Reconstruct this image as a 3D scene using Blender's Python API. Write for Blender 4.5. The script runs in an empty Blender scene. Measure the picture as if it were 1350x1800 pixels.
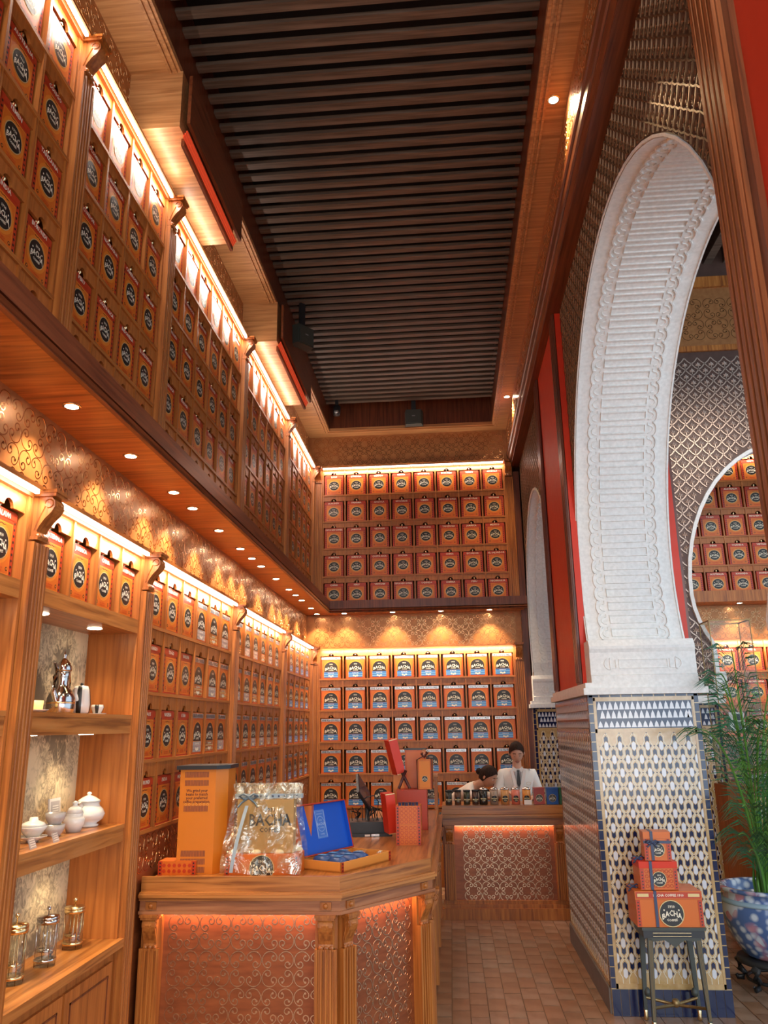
import bpy, math, random
from mathutils import Vector, Matrix
random.seed(7)
PI = math.pi
C = bpy.context.scene.collection
S = bpy.context.scene

# ------------------------------------------------------------ camera, world, exposure
RGT = Vector((0.99654, 0.08177, -0.01461)); DWN = Vector((-0.03558, 0.26134, -0.96459)); FWD = Vector((-0.07506, 0.96178, 0.26335))
CAM = Vector((0, 0, 1.8)); FPX = 1388.0
cam = bpy.data.objects.new('camera', bpy.data.cameras.new('camera')); C.objects.link(cam)
cam.data.sensor_fit = 'VERTICAL'; cam.data.sensor_height = 36.0; cam.data.lens = FPX / 1800 * 36
cam.data.clip_start = 0.05; cam.data.clip_end = 200
cam.matrix_world = Matrix(((RGT.x, -DWN.x, -FWD.x, 0), (RGT.y, -DWN.y, -FWD.y, 0), (RGT.z, -DWN.z, -FWD.z, 1.8), (0, 0, 0, 1)))
S.camera = cam
w = bpy.data.worlds.new('world'); S.world = w; w.use_nodes = True
w.node_tree.nodes['Background'].inputs[0].default_value = (0.62, 0.80, 1.0, 1)
w.node_tree.nodes['Background'].inputs[1].default_value = 0.95
S.view_settings.view_transform = 'Standard'; S.view_settings.look = 'None'
S.view_settings.exposure = 0.62; S.view_settings.gamma = 1.0; S.view_settings.use_curve_mapping = False
S.cycles.max_bounces = 7; S.cycles.diffuse_bounces = 4; S.cycles.glossy_bounces = 3; S.cycles.transmission_bounces = 6; S.cycles.transparent_max_bounces = 12
S.cycles.caustics_reflective = False; S.cycles.caustics_refractive = False
S.cycles.sample_clamp_indirect = 4.0
WARM = (1.0, 0.72, 0.42); LEDC = (1.0, 0.86, 0.74)
K_LED = 1.0; K_SPOT = 1.0

def area(loc, rot, sx, sy, power, col=LEDC):
    l = bpy.data.lights.new('light', 'AREA'); l.shape = 'RECTANGLE'; l.size = sx; l.size_y = sy; l.energy = power; l.color = col
    o = bpy.data.objects.new('light', l); C.objects.link(o); o.location = loc; o.rotation_euler = rot; return o
def spot(loc, power, angle=75, col=WARM, rot=(0, 0, 0), blend=0.6, r=0.03):
    l = bpy.data.lights.new('light', 'SPOT'); l.energy = power; l.color = col; l.spot_size = math.radians(angle); l.spot_blend = blend; l.shadow_soft_size = r
    o = bpy.data.objects.new('light', l); C.objects.link(o); o.location = loc; o.rotation_euler = rot; return o

# added fill lamps behind the camera for open shop-front daylight, plus unseen ceiling spots
area((0.6, -1.6, 2.6), (math.radians(97), 0, 0), 5.0, 4.2, 105, (1.0, 0.91, 0.80))
area((3.6, -1.6, 2.9), (math.radians(96), 0, math.radians(8)), 3.2, 4.4, 130, (0.74, 0.88, 1.0))
for y in (-0.6, 1.4): spot((0.78, y, 5.6), 110, 125, (1, .78, .50))
K_SOFF = 2.3

# ------------------------------------------------------------ materials
def bsdf(name):
    m = bpy.data.materials.new(name); m.use_nodes = True
    return m, m.node_tree, m.node_tree.nodes['Principled BSDF']
def plain(name, col, rough=0.5, metal=0.0, emit=None, coat=0.0, alpha=None, trans=0.0, spec=0.5):
    m, t, b = bsdf(name)
    b.inputs['Base Color'].default_value = (*col, 1); b.inputs['Roughness'].default_value = rough; b.inputs['Metallic'].default_value = metal
    b.inputs['Specular IOR Level'].default_value = spec
    if coat: b.inputs['Coat Weight'].default_value = coat; b.inputs['Coat Roughness'].default_value = 0.15
    if trans: b.inputs['Transmission Weight'].default_value = trans
    if emit: b.inputs['Emission Color'].default_value = (*emit[0], 1); b.inputs['Emission Strength'].default_value = emit[1]
    # a little procedural variation on every painted surface
    if not emit and not trans:
        n = t.nodes.new('ShaderNodeTexNoise'); n.inputs['Scale'].default_value = 14; n.inputs['Detail'].default_value = 3
        tc = t.nodes.new('ShaderNodeTexCoord'); t.links.new(tc.outputs['Object'], n.inputs['Vector'])
        mr = t.nodes.new('ShaderNodeMapRange'); mr.inputs['To Min'].default_value = max(0.02, rough - 0.06); mr.inputs['To Max'].default_value = min(1, rough + 0.08)
        t.links.new(n.outputs['Fac'], mr.inputs['Value']); t.links.new(mr.outputs['Result'], b.inputs['Roughness'])
    return m
def noise_mat(name, cols, scale=(1, 1, 1), nscale=8, rough=0.4, metal=0.0, detail=5, distort=0.0, bump=0.0, coat=0.0, pos=None, spec=0.5):
    m, t, b = bsdf(name)
    tc = t.nodes.new('ShaderNodeTexCoord'); mp = t.nodes.new('ShaderNodeMapping'); mp.inputs['Scale'].default_value = scale
    n = t.nodes.new('ShaderNodeTexNoise'); n.inputs['Scale'].default_value = nscale; n.inputs['Detail'].default_value = detail; n.inputs['Distortion'].default_value = distort
    r = t.nodes.new('ShaderNodeValToRGB')
    t.links.new(tc.outputs['Object'], mp.inputs['Vector']); t.links.new(mp.outputs['Vector'], n.inputs['Vector']); t.links.new(n.outputs['Fac'], r.inputs['Fac'])
    el = r.color_ramp.elements
    while len(el) < len(cols): el.new(0.5)
    for i, c in enumerate(cols):
        el[i].position = pos[i] if pos else 0.3 + 0.4 * i / (len(cols) - 1); el[i].color = (*c, 1)
    t.links.new(r.outputs['Color'], b.inputs['Base Color'])
    b.inputs['Roughness'].default_value = rough; b.inputs['Metallic'].default_value = metal; b.inputs['Specular IOR Level'].default_value = spec
    if coat: b.inputs['Coat Weight'].default_value = coat; b.inputs['Coat Roughness'].default_value = 0.2
    if bump:
        bp = t.nodes.new('ShaderNodeBump'); bp.inputs['Strength'].default_value = bump; bp.inputs['Distance'].default_value = 0.004
        t.links.new(n.outputs['Fac'], bp.inputs['Height']); t.links.new(bp.outputs['Normal'], b.inputs['Normal'])
    return m
WD = [(0.20, 0.055, 0.011), (0.37, 0.118, 0.022), (0.50, 0.185, 0.040)]
def wood(name, cols=WD, ax='z', rough=0.38, k=1.0, spec=0.45):
    sc = {'z': (26, 26, 1.3), 'x': (1.3, 26, 26), 'y': (26, 1.3, 26)}[ax]
    return noise_mat(name, cols, scale=tuple(s * k for s in sc), nscale=1.6, rough=rough, detail=6, distort=0.6, bump=0.15, spec=spec)
M = {}
M['wood'] = wood('oak_upright'); M['woodx'] = wood('oak_across', ax='x'); M['woody'] = wood('oak_along', ax='y')
M['panelwood'] = wood('oak_panel', [(0.26, 0.075, 0.014), (0.39, 0.122, 0.024), (0.47, 0.158, 0.034)])
LW = [(0.36, 0.15, 0.05), (0.52, 0.235, 0.085), (0.66, 0.33, 0.13)]
M['panelwoodx'] = wood('oak_rail', [(0.22, 0.075, 0.03), (0.36, 0.135, 0.055), (0.45, 0.19, 0.08)], 'x', 0.35)
M['ceilwood'] = wood('pale_oak', LW, 'x', 0.42)
M['counter'] = wood('counter_oak', [(0.20, 0.062, 0.014), (0.42, 0.155, 0.036), (0.52, 0.215, 0.060)], 'x', 0.28)
M['countery'] = wood('counter_oak_along', [(0.20, 0.062, 0.014), (0.42, 0.155, 0.036), (0.52, 0.215, 0.060)], 'y', 0.28)
M['darkwood'] = wood('mahogany', [(0.07, 0.016, 0.006), (0.13, 0.033, 0.012), (0.19, 0.05, 0.018)], 'z', 0.35)
M['darkwood2'] = wood('reddish_oak', [(0.14, 0.036, 0.010), (0.24, 0.066, 0.018), (0.31, 0.095, 0.028)], 'z', 0.4)
M['darkwoody'] = wood('mahogany_along', [(0.09, 0.022, 0.008), (0.16, 0.043, 0.015), (0.22, 0.062, 0.022)], 'y', 0.35)
M['slat'] = wood('slat_wood', [(0.065, 0.042, 0.028), (0.12, 0.08, 0.056), (0.18, 0.125, 0.09)], 'x', 0.5)
M['void'] = plain('dark_void', (0.012, 0.008, 0.007), 0.9)
M['copper'] = noise_mat('copper_panel', [(0.34, 0.130, 0.042), (0.43, 0.18, 0.060)], nscale=20, rough=0.40, metal=0.40, detail=2)
M['inlay'] = plain('brass_inlay', (0.50, 0.27, 0.12), 0.22, 1.0)
M['cpanel'] = noise_mat('counter_panel', [(0.20, 0.052, 0.016), (0.31, 0.088, 0.028)], scale=(3, 3, 14), nscale=3, rough=0.36, metal=0.25)
M['cinlay'] = plain('polished_inlay', (0.56, 0.38, 0.24), 0.26, 1.0)
M['lattb'] = noise_mat('lattice_ground', [(0.085, 0.035, 0.02), (0.13, 0.055, 0.03)], nscale=9, rough=0.35, metal=0.3)
M['lattr'] = plain('lattice_relief', (0.22, 0.12, 0.06), 0.38, 0.5)
M['lattb2'] = noise_mat('damask_ground', [(0.075, 0.036, 0.026), (0.11, 0.055, 0.038)], nscale=9, rough=0.45, metal=0.2)
M['lattr2'] = plain('damask_relief', (0.52, 0.38, 0.30), 0.4, 0.6)
M['stucco'] = noise_mat('white_stucco', [(0.70, 0.69, 0.66), (0.82, 0.81, 0.78)], nscale=40, rough=0.85, bump=0.25, detail=3, spec=0.2)
M['red'] = plain('red_paint', (0.50, 0.045, 0.012), 0.55, spec=0.25)
M['redb'] = plain('bright_red', (0.62, 0.035, 0.010), 0.4, spec=0.3)
M['tile_w'] = plain('white_glaze', (0.62, 0.62, 0.64), 0.12)
M['tile_n'] = plain('navy_glaze', (0.008, 0.012, 0.050), 0.10, spec=0.4)
M['tile_p'] = plain('pale_tan_glaze', (0.70, 0.63, 0.48), 0.2)
M['tile_t'] = noise_mat('tan_glaze', [(0.42, 0.25, 0.085), (0.52, 0.34, 0.14)], nscale=30, rough=0.16, detail=2, coat=0.3)
M['grout'] = plain('grout', (0.55, 0.52, 0.46), 0.8)
M['grey'] = plain('grey_skirting', (0.16, 0.14, 0.13), 0.5)
M['brick'] = noise_mat('terracotta_paver', [(0.22, 0.105, 0.055), (0.30, 0.155, 0.085), (0.36, 0.20, 0.12)], nscale=5, rough=0.28, bump=0.1)
M['brick2'] = noise_mat('buff_paver', [(0.24, 0.135, 0.08), (0.32, 0.19, 0.12), (0.38, 0.24, 0.16)], nscale=5, rough=0.25, bump=0.1)
M['brickg'] = plain('paver_joint', (0.20, 0.13, 0.09), 0.8)
M['orange'] = plain('orange_tin', (0.60, 0.130, 0.010), 0.38)
M['orange2'] = plain('amber_print', (0.68, 0.20, 0.018), 0.38)
M['redp'] = plain('red_print', (0.46, 0.038, 0.008), 0.38)
M['blk'] = plain('black_print', (0.015, 0.012, 0.010), 0.35)
M['gold'] = plain('gold_print', (0.62, 0.45, 0.20), 0.35, 0.3)
M['cream'] = plain('cream_print', (0.80, 0.72, 0.55), 0.5)
M['silver'] = plain('silver_print', (0.62, 0.63, 0.62), 0.25, 0.6)
M['blue'] = plain('blue_print', (0.03, 0.16, 0.42), 0.3, coat=0.3)
M['sky'] = plain('pale_blue_print', (0.18, 0.42, 0.66), 0.3, coat=0.3)
M['brass'] = plain('brass', (0.80, 0.60, 0.32), 0.2, 1.0)
M['led'] = plain('led_diffuser', (1, 1, 1), 0.5, emit=((1.0, 0.95, 0.88), 9.0))
M['lamp'] = plain('lamp_lens', (1, 1, 1), 0.5, emit=((1.0, 0.86, 0.62), 14.0))
M['black'] = plain('black_plastic', (0.02, 0.02, 0.022), 0.4)
M['dgrey'] = plain('dark_speaker', (0.05, 0.055, 0.045), 0.5)
M['white'] = plain('white_porcelain', (0.78, 0.73, 0.66), 0.18, coat=0.5)
M['greypc'] = plain('grey_porcelain', (0.42, 0.38, 0.36), 0.25, coat=0.4)
M['steel'] = plain('polished_silver', (0.62, 0.58, 0.55), 0.12, 1.0)
M['green'] = noise_mat('palm_green', [(0.012, 0.085, 0.04), (0.04, 0.19, 0.07)], nscale=6, rough=0.4)
M['lime'] = noise_mat('palm_light_green', [(0.10, 0.26, 0.04), (0.16, 0.36, 0.06)], nscale=6, rough=0.4)
M['dgold'] = plain('dull_gilt', (0.26, 0.17, 0.07), 0.4, 0.7)
M['navy'] = plain('navy_ribbon', (0.03, 0.045, 0.10), 0.35)
M['skin'] = plain('skin', (0.62, 0.34, 0.23), 0.55); M['skin2'] = plain('skin_tan', (0.50, 0.25, 0.15), 0.55)
M['hair'] = noise_mat('dark_hair', [(0.010, 0.006, 0.005), (0.045, 0.022, 0.014)], scale=(60, 60, 6), nscale=3, rough=0.65, detail=3, spec=0.12)
M['shirt'] = plain('white_cloth', (0.80, 0.79, 0.76), 0.85, spec=0.2); M['shirt2'] = plain('cream_cloth', (0.78, 0.70, 0.60), 0.85, spec=0.2)
M['lip'] = plain('lips', (0.40, 0.12, 0.09), 0.5)
M['trouser'] = plain('dark_trousers', (0.02, 0.02, 0.025), 0.8)

def film():
    m, t, b = bsdf('cellophane')
    g = t.nodes.new('ShaderNodeBsdfGlossy'); g.inputs['Roughness'].default_value = 0.14; g.inputs['Color'].default_value = (1, 0.97, 0.88, 1)
    df = t.nodes.new('ShaderNodeBsdfDiffuse'); df.inputs['Color'].default_value = (0.8, 0.76, 0.52, 1)
    tr = t.nodes.new('ShaderNodeBsdfTransparent'); tr.inputs['Color'].default_value = (0.97, 0.95, 0.90, 1)
    n = t.nodes.new('ShaderNodeTexNoise'); n.inputs['Scale'].default_value = 9; n.inputs['Distortion'].default_value = 1.5
    tc = t.nodes.new('ShaderNodeTexCoord'); t.links.new(tc.outputs['Object'], n.inputs['Vector'])
    bp = t.nodes.new('ShaderNodeBump'); bp.inputs['Strength'].default_value = 0.9; bp.inputs['Distance'].default_value = 0.03; t.links.new(n.outputs['Fac'], bp.inputs['Height']); t.links.new(bp.outputs[0], g.inputs['Normal'])
    r = t.nodes.new('ShaderNodeValToRGB'); t.links.new(n.outputs['Fac'], r.inputs['Fac']); e = r.color_ramp.elements; e[0].position = 0.45; e[0].color = (0.10, 0.10, 0.10, 1); e[1].position = 0.66; e[1].color = (0.48, 0.48, 0.48, 1)
    m1 = t.nodes.new('ShaderNodeMixShader'); m1.inputs[0].default_value = 0.35; t.links.new(g.outputs[0], m1.inputs[1]); t.links.new(df.outputs[0], m1.inputs[2])
    mx = t.nodes.new('ShaderNodeMixShader'); t.links.new(r.outputs[0], mx.inputs[0]); t.links.new(tr.outputs[0], mx.inputs[1]); t.links.new(m1.outputs[0], mx.inputs[2])
    t.links.new(mx.outputs[0], t.nodes['Material Output'].inputs[0]); t.nodes.remove(b)
    return m
M['film'] = film()
def pane():
    m, t, b = bsdf('acrylic_pane')
    g = t.nodes.new('ShaderNodeBsdfGlossy'); g.inputs['Roughness'].default_value = 0.03
    tr = t.nodes.new('ShaderNodeBsdfTransparent'); tr.inputs['Color'].default_value = (0.95, 0.96, 0.95, 1)
    lw = t.nodes.new('ShaderNodeLayerWeight'); lw.inputs['Blend'].default_value = 0.5
    pw_ = t.nodes.new('ShaderNodeMath'); pw_.operation = 'POWER'; pw_.inputs[1].default_value = 3.0; t.links.new(lw.outputs['Facing'], pw_.inputs[0])
    fr = t.nodes.new('ShaderNodeMath'); fr.operation = 'MULTIPLY_ADD'; fr.inputs[1].default_value = 0.45; fr.inputs[2].default_value = 0.04; t.links.new(pw_.outputs[0], fr.inputs[0])
    mx = t.nodes.new('ShaderNodeMixShader'); t.links.new(fr.outputs[0], mx.inputs[0]); t.links.new(tr.outputs[0], mx.inputs[1]); t.links.new(g.outputs[0], mx.inputs[2])
    t.links.new(mx.outputs[0], t.nodes['Material Output'].inputs[0]); t.nodes.remove(b)
    return m
M['pane'] = pane(); M['glass'] = M['pane']
def toile():
    m, t, b = bsdf('toile_wallpaper')
    tc = t.nodes.new('ShaderNodeTexCoord'); mp = t.nodes.new('ShaderNodeMapping'); mp.inputs['Scale'].default_value = (1, 1, 0.7)
    n1 = t.nodes.new('ShaderNodeTexNoise'); n1.inputs['Scale'].default_value = 3.2; n1.inputs['Detail'].default_value = 2
    v = t.nodes.new('ShaderNodeTexVoronoi'); v.inputs['Scale'].default_value = 34; v.feature = 'F1'
    n2 = t.nodes.new('ShaderNodeTexNoise'); n2.inputs['Scale'].default_value = 26; n2.inputs['Detail'].default_value = 6; n2.inputs['Distortion'].default_value = 2.0
    t.links.new(tc.outputs['Object'], mp.inputs['Vector'])
    for n in (n1, v, n2): t.links.new(mp.outputs['Vector'], n.inputs['Vector'])
    a = t.nodes.new('ShaderNodeMath'); a.operation = 'ADD'; t.links.new(n1.outputs['Fac'], a.inputs[0])
    s = t.nodes.new('ShaderNodeMath'); s.operation = 'MULTIPLY'; s.inputs[1].default_value = 0.35; t.links.new(n2.outputs['Fac'], s.inputs[0]); t.links.new(s.outputs[0], a.inputs[1])
    r = t.nodes.new('ShaderNodeValToRGB'); t.links.new(a.outputs[0], r.inputs['Fac'])
    e = r.color_ramp.elements; e[0].position = 0.58; e[0].color = (0.15, 0.11, 0.07, 1); e[1].position = 0.80; e[1].color = (0.72, 0.56, 0.34, 1)
    for p, c in ((0.62, (0.34, 0.25, 0.15)), (0.665, (0.60, 0.46, 0.28)), (0.69, (0.26, 0.19, 0.12)), (0.74, (0.52, 0.40, 0.24))):
        q = e.new(p); q.color = (*c, 1)
    t.links.new(r.outputs['Color'], b.inputs['Base Color']); b.inputs['Roughness'].default_value = 0.7
    return m
M['toile'] = toile()
def porcelain():
    m, t, b = bsdf('painted_porcelain')
    tc = t.nodes.new('ShaderNodeTexCoord')
    v = t.nodes.new('ShaderNodeTexVoronoi'); v.inputs['Scale'].default_value = 16
    n = t.nodes.new('ShaderNodeTexNoise'); n.inputs['Scale'].default_value = 3.2; n.inputs['Detail'].default_value = 2
    for x in (v, n): t.links.new(tc.outputs['Object'], x.inputs['Vector'])
    r1 = t.nodes.new('ShaderNodeValToRGB'); t.links.new(v.outputs['Distance'], r1.inputs['Fac'])
    e = r1.color_ramp.elements; e[0].position = 0.22; e[0].color = (0.55, 0.60, 0.66, 1); e[1].position = 0.5; e[1].color = (0.07, 0.13, 0.30, 1)
    r2 = t.nodes.new('ShaderNodeValToRGB'); t.links.new(v.outputs['Color'], r2.inputs['Fac'])
    e = r2.color_ramp.elements; e[0].position = 0.45; e[0].color = (0.55, 0.58, 0.62, 1); e[1].position = 0.6; e[1].color = (0.50, 0.22, 0.26, 1)
    r3 = t.nodes.new('ShaderNodeValToRGB'); t.links.new(n.outputs['Fac'], r3.inputs['Fac'])
    e = r3.color_ramp.elements; e[0].position = 0.49; e[0].color = (0, 0, 0, 1); e[1].position = 0.53; e[1].color = (1, 1, 1, 1)
    mx = t.nodes.new('ShaderNodeMixRGB'); t.links.new(r3.outputs[0], mx.inputs[0]); t.links.new(r1.outputs[0], mx.inputs[1]); t.links.new(r2.outputs[0], mx.inputs[2])
    t.links.new(mx.outputs[0], b.inputs['Base Color']); b.inputs['Roughness'].default_value = 0.12; b.inputs['Coat Weight'].default_value = 0.4
    return m
M['porc'] = porcelain()

# ------------------------------------------------------------ mesh helpers
class MB:
    def __init__(s): s.v = []; s.f = []; s.m = []
    def quad(s, pts, mi=0):
        b = len(s.v); s.v += [tuple(p) for p in pts]; s.f.append(tuple(range(b, b + len(pts)))); s.m.append(mi)
    def box(s, x0, y0, z0, x1, y1, z1, mi=0):
        b = len(s.v)
        s.v += [(x0, y0, z0), (x1, y0, z0), (x1, y1, z0), (x0, y1, z0), (x0, y0, z1), (x1, y0, z1), (x1, y1, z1), (x0, y1, z1)]
        for q in ((0, 3, 2, 1), (4, 5, 6, 7), (0, 1, 5, 4), (1, 2, 6, 5), (2, 3, 7, 6), (3, 0, 4, 7)): s.f.append(tuple(b + i for i in q)); s.m.append(mi)
        return s
    def prism(s, pts, a0, a1, ax='z', mi=0, side=None):
        P = {'z': lambda p, a: (p[0], p[1], a), 'x': lambda p, a: (a, p[0], p[1]), 'y': lambda p, a: (p[0], a, p[1])}[ax]
        n = len(pts); b = len(s.v)
        s.v += [P(p, a0) for p in pts] + [P(p, a1) for p in pts]
        s.f.append(tuple(b + i for i in range(n))[::-1]); s.m.append(mi); s.f.append(tuple(b + n + i for i in range(n))); s.m.append(mi)
        for i in range(n):
            j = (i + 1) % n; s.f.append((b + i, b + j, b + n + j, b + n + i)); s.m.append(side[i] if side else mi)
        return s
    def lathe(s, prof, seg=20, c=(0, 0, 0), mi=0, sy=1.0):
        b = len(s.v); n = len(prof)
        for k in range(seg):
            a = 2 * PI * k / seg
            for r, z in prof: s.v.append((c[0] + r * math.cos(a), c[1] + r * math.sin(a) * sy, c[2] + z))
        for k in range(seg):
            k2 = (k + 1) % seg
            for i in range(n - 1): s.f.append((b + k * n + i, b + k2 * n + i, b + k2 * n + i + 1, b + k * n + i + 1)); s.m.append(mi)
        for i, rev in ((0, 1), (n - 1, 0)):
            if prof[i][0] > 1e-4:
                q = [b + k * n + i for k in range(seg)]; s.f.append(tuple(q[::-1] if rev else q)); s.m.append(mi)
        return s
    def ball(s, c, r, mi=0, seg=10, sz=1.0, sy=1.0):
        pr = [(max(1e-5, r * math.sin(PI * i / 6)), -r * sz * math.cos(PI * i / 6)) for i in range(7)]
        return s.lathe(pr, seg, c, mi, sy)
    def tube(s, path, r, seg=6, mi=0, caps=True):
        path = [Vector(p) for p in path]; n = len(path); b = len(s.v)
        rr = r if isinstance(r, (list, tuple)) else [r] * n
        up = Vector((0, 0, 1))
        for i, p in enumerate(path):
            d = (path[min(i + 1, n - 1)] - path[max(i - 1, 0)]).normalized()
            a = d.cross(up)
            if a.length < 0.05: a = d.cross(Vector((1, 0, 0)))
            a.normalize(); c = d.cross(a)
            for k in range(seg):
                t = 2 * PI * k / seg; s.v.append(tuple(p + (a * math.cos(t) + c * math.sin(t)) * rr[i]))
        for i in range(n - 1):
            for k in range(seg):
                k2 = (k + 1) % seg; s.f.append((b + i * seg + k, b + i * seg + k2, b + (i + 1) * seg + k2, b + (i + 1) * seg + k)); s.m.append(mi)
        if caps:
            s.f.append(tuple(b + k for k in range(seg))); s.m.append(mi); s.f.append(tuple(b + (n - 1) * seg + k for k in range(seg))[::-1]); s.m.append(mi)
        return s
    def ridge(s, path, wd, h, mp, mi=0, closed=False):
        """raised line on a surface; mp(u, v, h) -> 3-D point"""
        n = len(path); b = len(s.v)
        for i in range(n):
            p = path[i]; q = path[(i + 1) % n] if closed else path[min(i + 1, n - 1)]; o = path[i - 1] if (closed or i) else path[0]
            dx, dy = q[0] - o[0], q[1] - o[1]; l = math.hypot(dx, dy) or 1; nx, ny = -dy / l * wd / 2, dx / l * wd / 2
            s.v += [tuple(mp(p[0] + nx, p[1] + ny, 0)), tuple(mp(p[0] + nx * .8, p[1] + ny * .8, h)), tuple(mp(p[0] - nx * .8, p[1] - ny * .8, h)), tuple(mp(p[0] - nx, p[1] - ny, 0))]
        for i in range(n if closed else n - 1):
            a = b + 4 * i; c = b + 4 * ((i + 1) % n)
            for k in range(3): s.f.append((a + k, a + k + 1, c + k + 1, c + k)); s.m.append(mi)
        return s
    def disc(s, c, r, y, mi, n=20, sx=1.0, a0=0, a1=2 * PI):
        s.quad([(c[0] + r * sx * math.cos(a0 + (a1 - a0) * i / n), y, c[1] + r * math.sin(a0 + (a1 - a0) * i / n)) for i in range(n if a1 - a0 > 6.28 else n + 1)], mi); return s
    def rect(s, x0, z0, x1, z1, y, mi): s.quad([(x0, y, z0), (x1, y, z0), (x1, y, z1), (x0, y, z1)], mi); return s
    def add(s, V, F, mi, fn):
        b = len(s.v); s.v += [tuple(fn(p)) for p in V]
        for f in F: s.f.append(tuple(b + i for i in f)); s.m.append(mi)
        return s
    def text(s, st, size, x, z, y, mi, bend=0.0, sx=1.0, tall=1.0):
        V, F = TXT(st)
        def fn(p):
            X = p[0] * size * sx; Z = (p[1] - 0.35) * size * tall
            return (x + X, y, z + Z - bend * X * X)
        return s.add(V, F, mi, fn)
    def mesh(s, name, mats, smooth=False):
        me = bpy.data.meshes.new(name); me.from_pydata(s.v, [], s.f)
        for m in mats: me.materials.append(M[m] if isinstance(m, str) else m)
        me.polygons.foreach_set('material_index', s.m)
        if smooth: me.polygons.foreach_set('use_smooth', [True] * len(s.f))
        me.update(); return me
    def build(s, name, mats, parent=None, smooth=False, loc=None, rot=None, kind=None, label=None):
        if isinstance(mats, str): mats = [mats]
        return inst(s.mesh(name, mats, smooth), name, parent, loc, rot, kind, label)
_T = {}
def TXT(st):
    if st not in _T:
        cu = bpy.data.curves.new('t', 'FONT'); cu.body = st; cu.align_x = 'CENTER'; cu.size = 1; cu.resolution_u = 1; cu.offset = 0.022; cu.fill_mode = 'FRONT'
        o = bpy.data.objects.new('t', cu); me = bpy.data.meshes.new_from_object(o)
        _T[st] = ([tuple(v.co) for v in me.vertices], [tuple(p.vertices) for p in me.polygons])
        bpy.data.objects.remove(o); bpy.data.curves.remove(cu); bpy.data.meshes.remove(me)
    return _T[st]
def inst(me, name, parent=None, loc=None, rot=None, kind=None, label=None):
    o = bpy.data.objects.new(name, me); C.objects.link(o)
    if parent is not None: o.parent = parent
    if loc is not None: o.location = loc
    if rot is not None: o.rotation_euler = rot if isinstance(rot, (tuple, list)) else (0, 0, rot)
    if kind: o['kind'] = kind
    if label: o['label'] = label
    return o
def tag(o, label, cat, group=None):
    o['label'] = label; o['category'] = cat
    if group: o['group'] = group
    return o
def thing(name, label, cat, loc=(0, 0, 0), rz=0, group=None):
    o = inst(None, name, None, loc, rz); return tag(o, label, cat, group)
def onX(px, py, X):
    d = RGT * (px - 675) + DWN * (py - 900) + FWD * FPX; return CAM + d * (X / d.x)
def onY(px, py, Y):
    d = RGT * (px - 675) + DWN * (py - 900) + FWD * FPX; return CAM + d * (Y / d.y)
def onZ(px, py, Z):
    d = RGT * (px - 675) + DWN * (py - 900) + FWD * FPX; return CAM + d * ((Z - 1.8) / d.z)

# ------------------------------------------------------------ shared relief: the scroll rosette (local: x across, z up, front towards -y)
def rosette(size, lw, h, mats):
    b = MB(); R = size * 0.235; c = R * 1.04
    mp = lambda u, v, k: (u, -k, v)
    for sx in (-1, 1):
        for sz in (-1, 1):
            cx, cz = c * sx, c * sz; dc = math.atan2(-sz, -sx); A = math.radians(72)
            n = 16; b.ridge([(cx + R * math.cos(dc + A + (2 * PI - 2 * A) * i / n), cz + R * math.sin(dc + A + (2 * PI - 2 * A) * i / n)) for i in range(n + 1)], lw, h, mp)
            for q in (-1, 1):
                th = dc + q * A; r = R * 0.44; ox, oz = cx + (R - r) * math.cos(th), cz + (R - r) * math.sin(th)
                pts = []
                for i in range(10):
                    t = i / 9; rr = r * (1 - 0.45 * t); a = th - q * t * 4.9
                    pts.append((ox + rr * math.cos(a), oz + rr * math.sin(a)))
                b.ridge(pts, lw * 1.15, h, mp)
                e = pts[-1]; b.quad([mp(e[0] + r * .33 * math.cos(k * PI / 4), e[1] + r * .33 * math.sin(k * PI / 4), h * .9) for k in range(8)][::-1])
    return b.mesh('scroll_inlay', mats)
ROS = rosette(0.2, 0.0050, 0.0012, ['inlay']); ROSC = rosette(0.2, 0.0056, 0.0012, ['cinlay'])
def rosettes(parent, x0, x1, z0, z1, fn, rz, me=ROS, p=0.197, loc=None):
    nx = max(1, int((x1 - x0) / p)); nz = max(1, int((z1 - z0) / p + 0.15)); ox = (x1 - x0 - nx * p) / 2; oz = (z1 - z0 - nz * p) / 2
    for i in range(nx):
        for j in range(nz): inst(me, 'scroll_inlay', parent, fn(x0 + ox + (i + .5) * p, z0 + oz + (j + .5) * p), rz)

# ------------------------------------------------------------ the setting
XL, YB = -1.72, 10.0           # front planes of the shelving on the two walls
XW, YW = -1.80, 10.08          # decorated wall planes
CEIL = 5.65
# floor: joint bed, individually laid pavers, outer area as merged pavers
fl = MB().box(-3.2, -4, -0.12, 7.5, 11.2, -0.006).build('floor', ['brickg'], kind='structure')
def paver(mats):
    b = MB(); w2, l2, h, e = 0.058, 0.118, 0.0, 0.003
    b.box(-w2, -l2, -0.02, w2, l2, -0.0015); b.quad([(-w2 + e, -l2 + e, h), (w2 - e, -l2 + e, h), (w2 - e, l2 - e, h), (-w2 + e, l2 - e, h)]); return b.mesh('paver', mats)
PV = [paver(['brick']), paver(['brick2'])]
far_p = MB(); npv = 0
def pv_vis(x, y): return (-0.16 < x < 1.0 and 5.35 < y < 8.4) or (1.75 < x < 2.5 and 5.3 < y < 6.9)
for i in range(-26, 62):
    x = i * 0.12
    for j in range(-16, 46):
        y = j * 0.24 + (i % 2) * 0.12
        if y > 11 : continue
        if pv_vis(x, y):
            if 0.96 < x < 1.72 and 5.8 < y < 7.66: continue
            o = inst(random.choice(PV), 'paver', fl, (x, y, random.uniform(-0.0012, 0.0012))); npv += 1
        else: far_p.box(x - .058, y - .118, -.02, x + .058, y + .118, -0.001 + random.uniform(-.001, .001), random.randint(0, 1))
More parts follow.
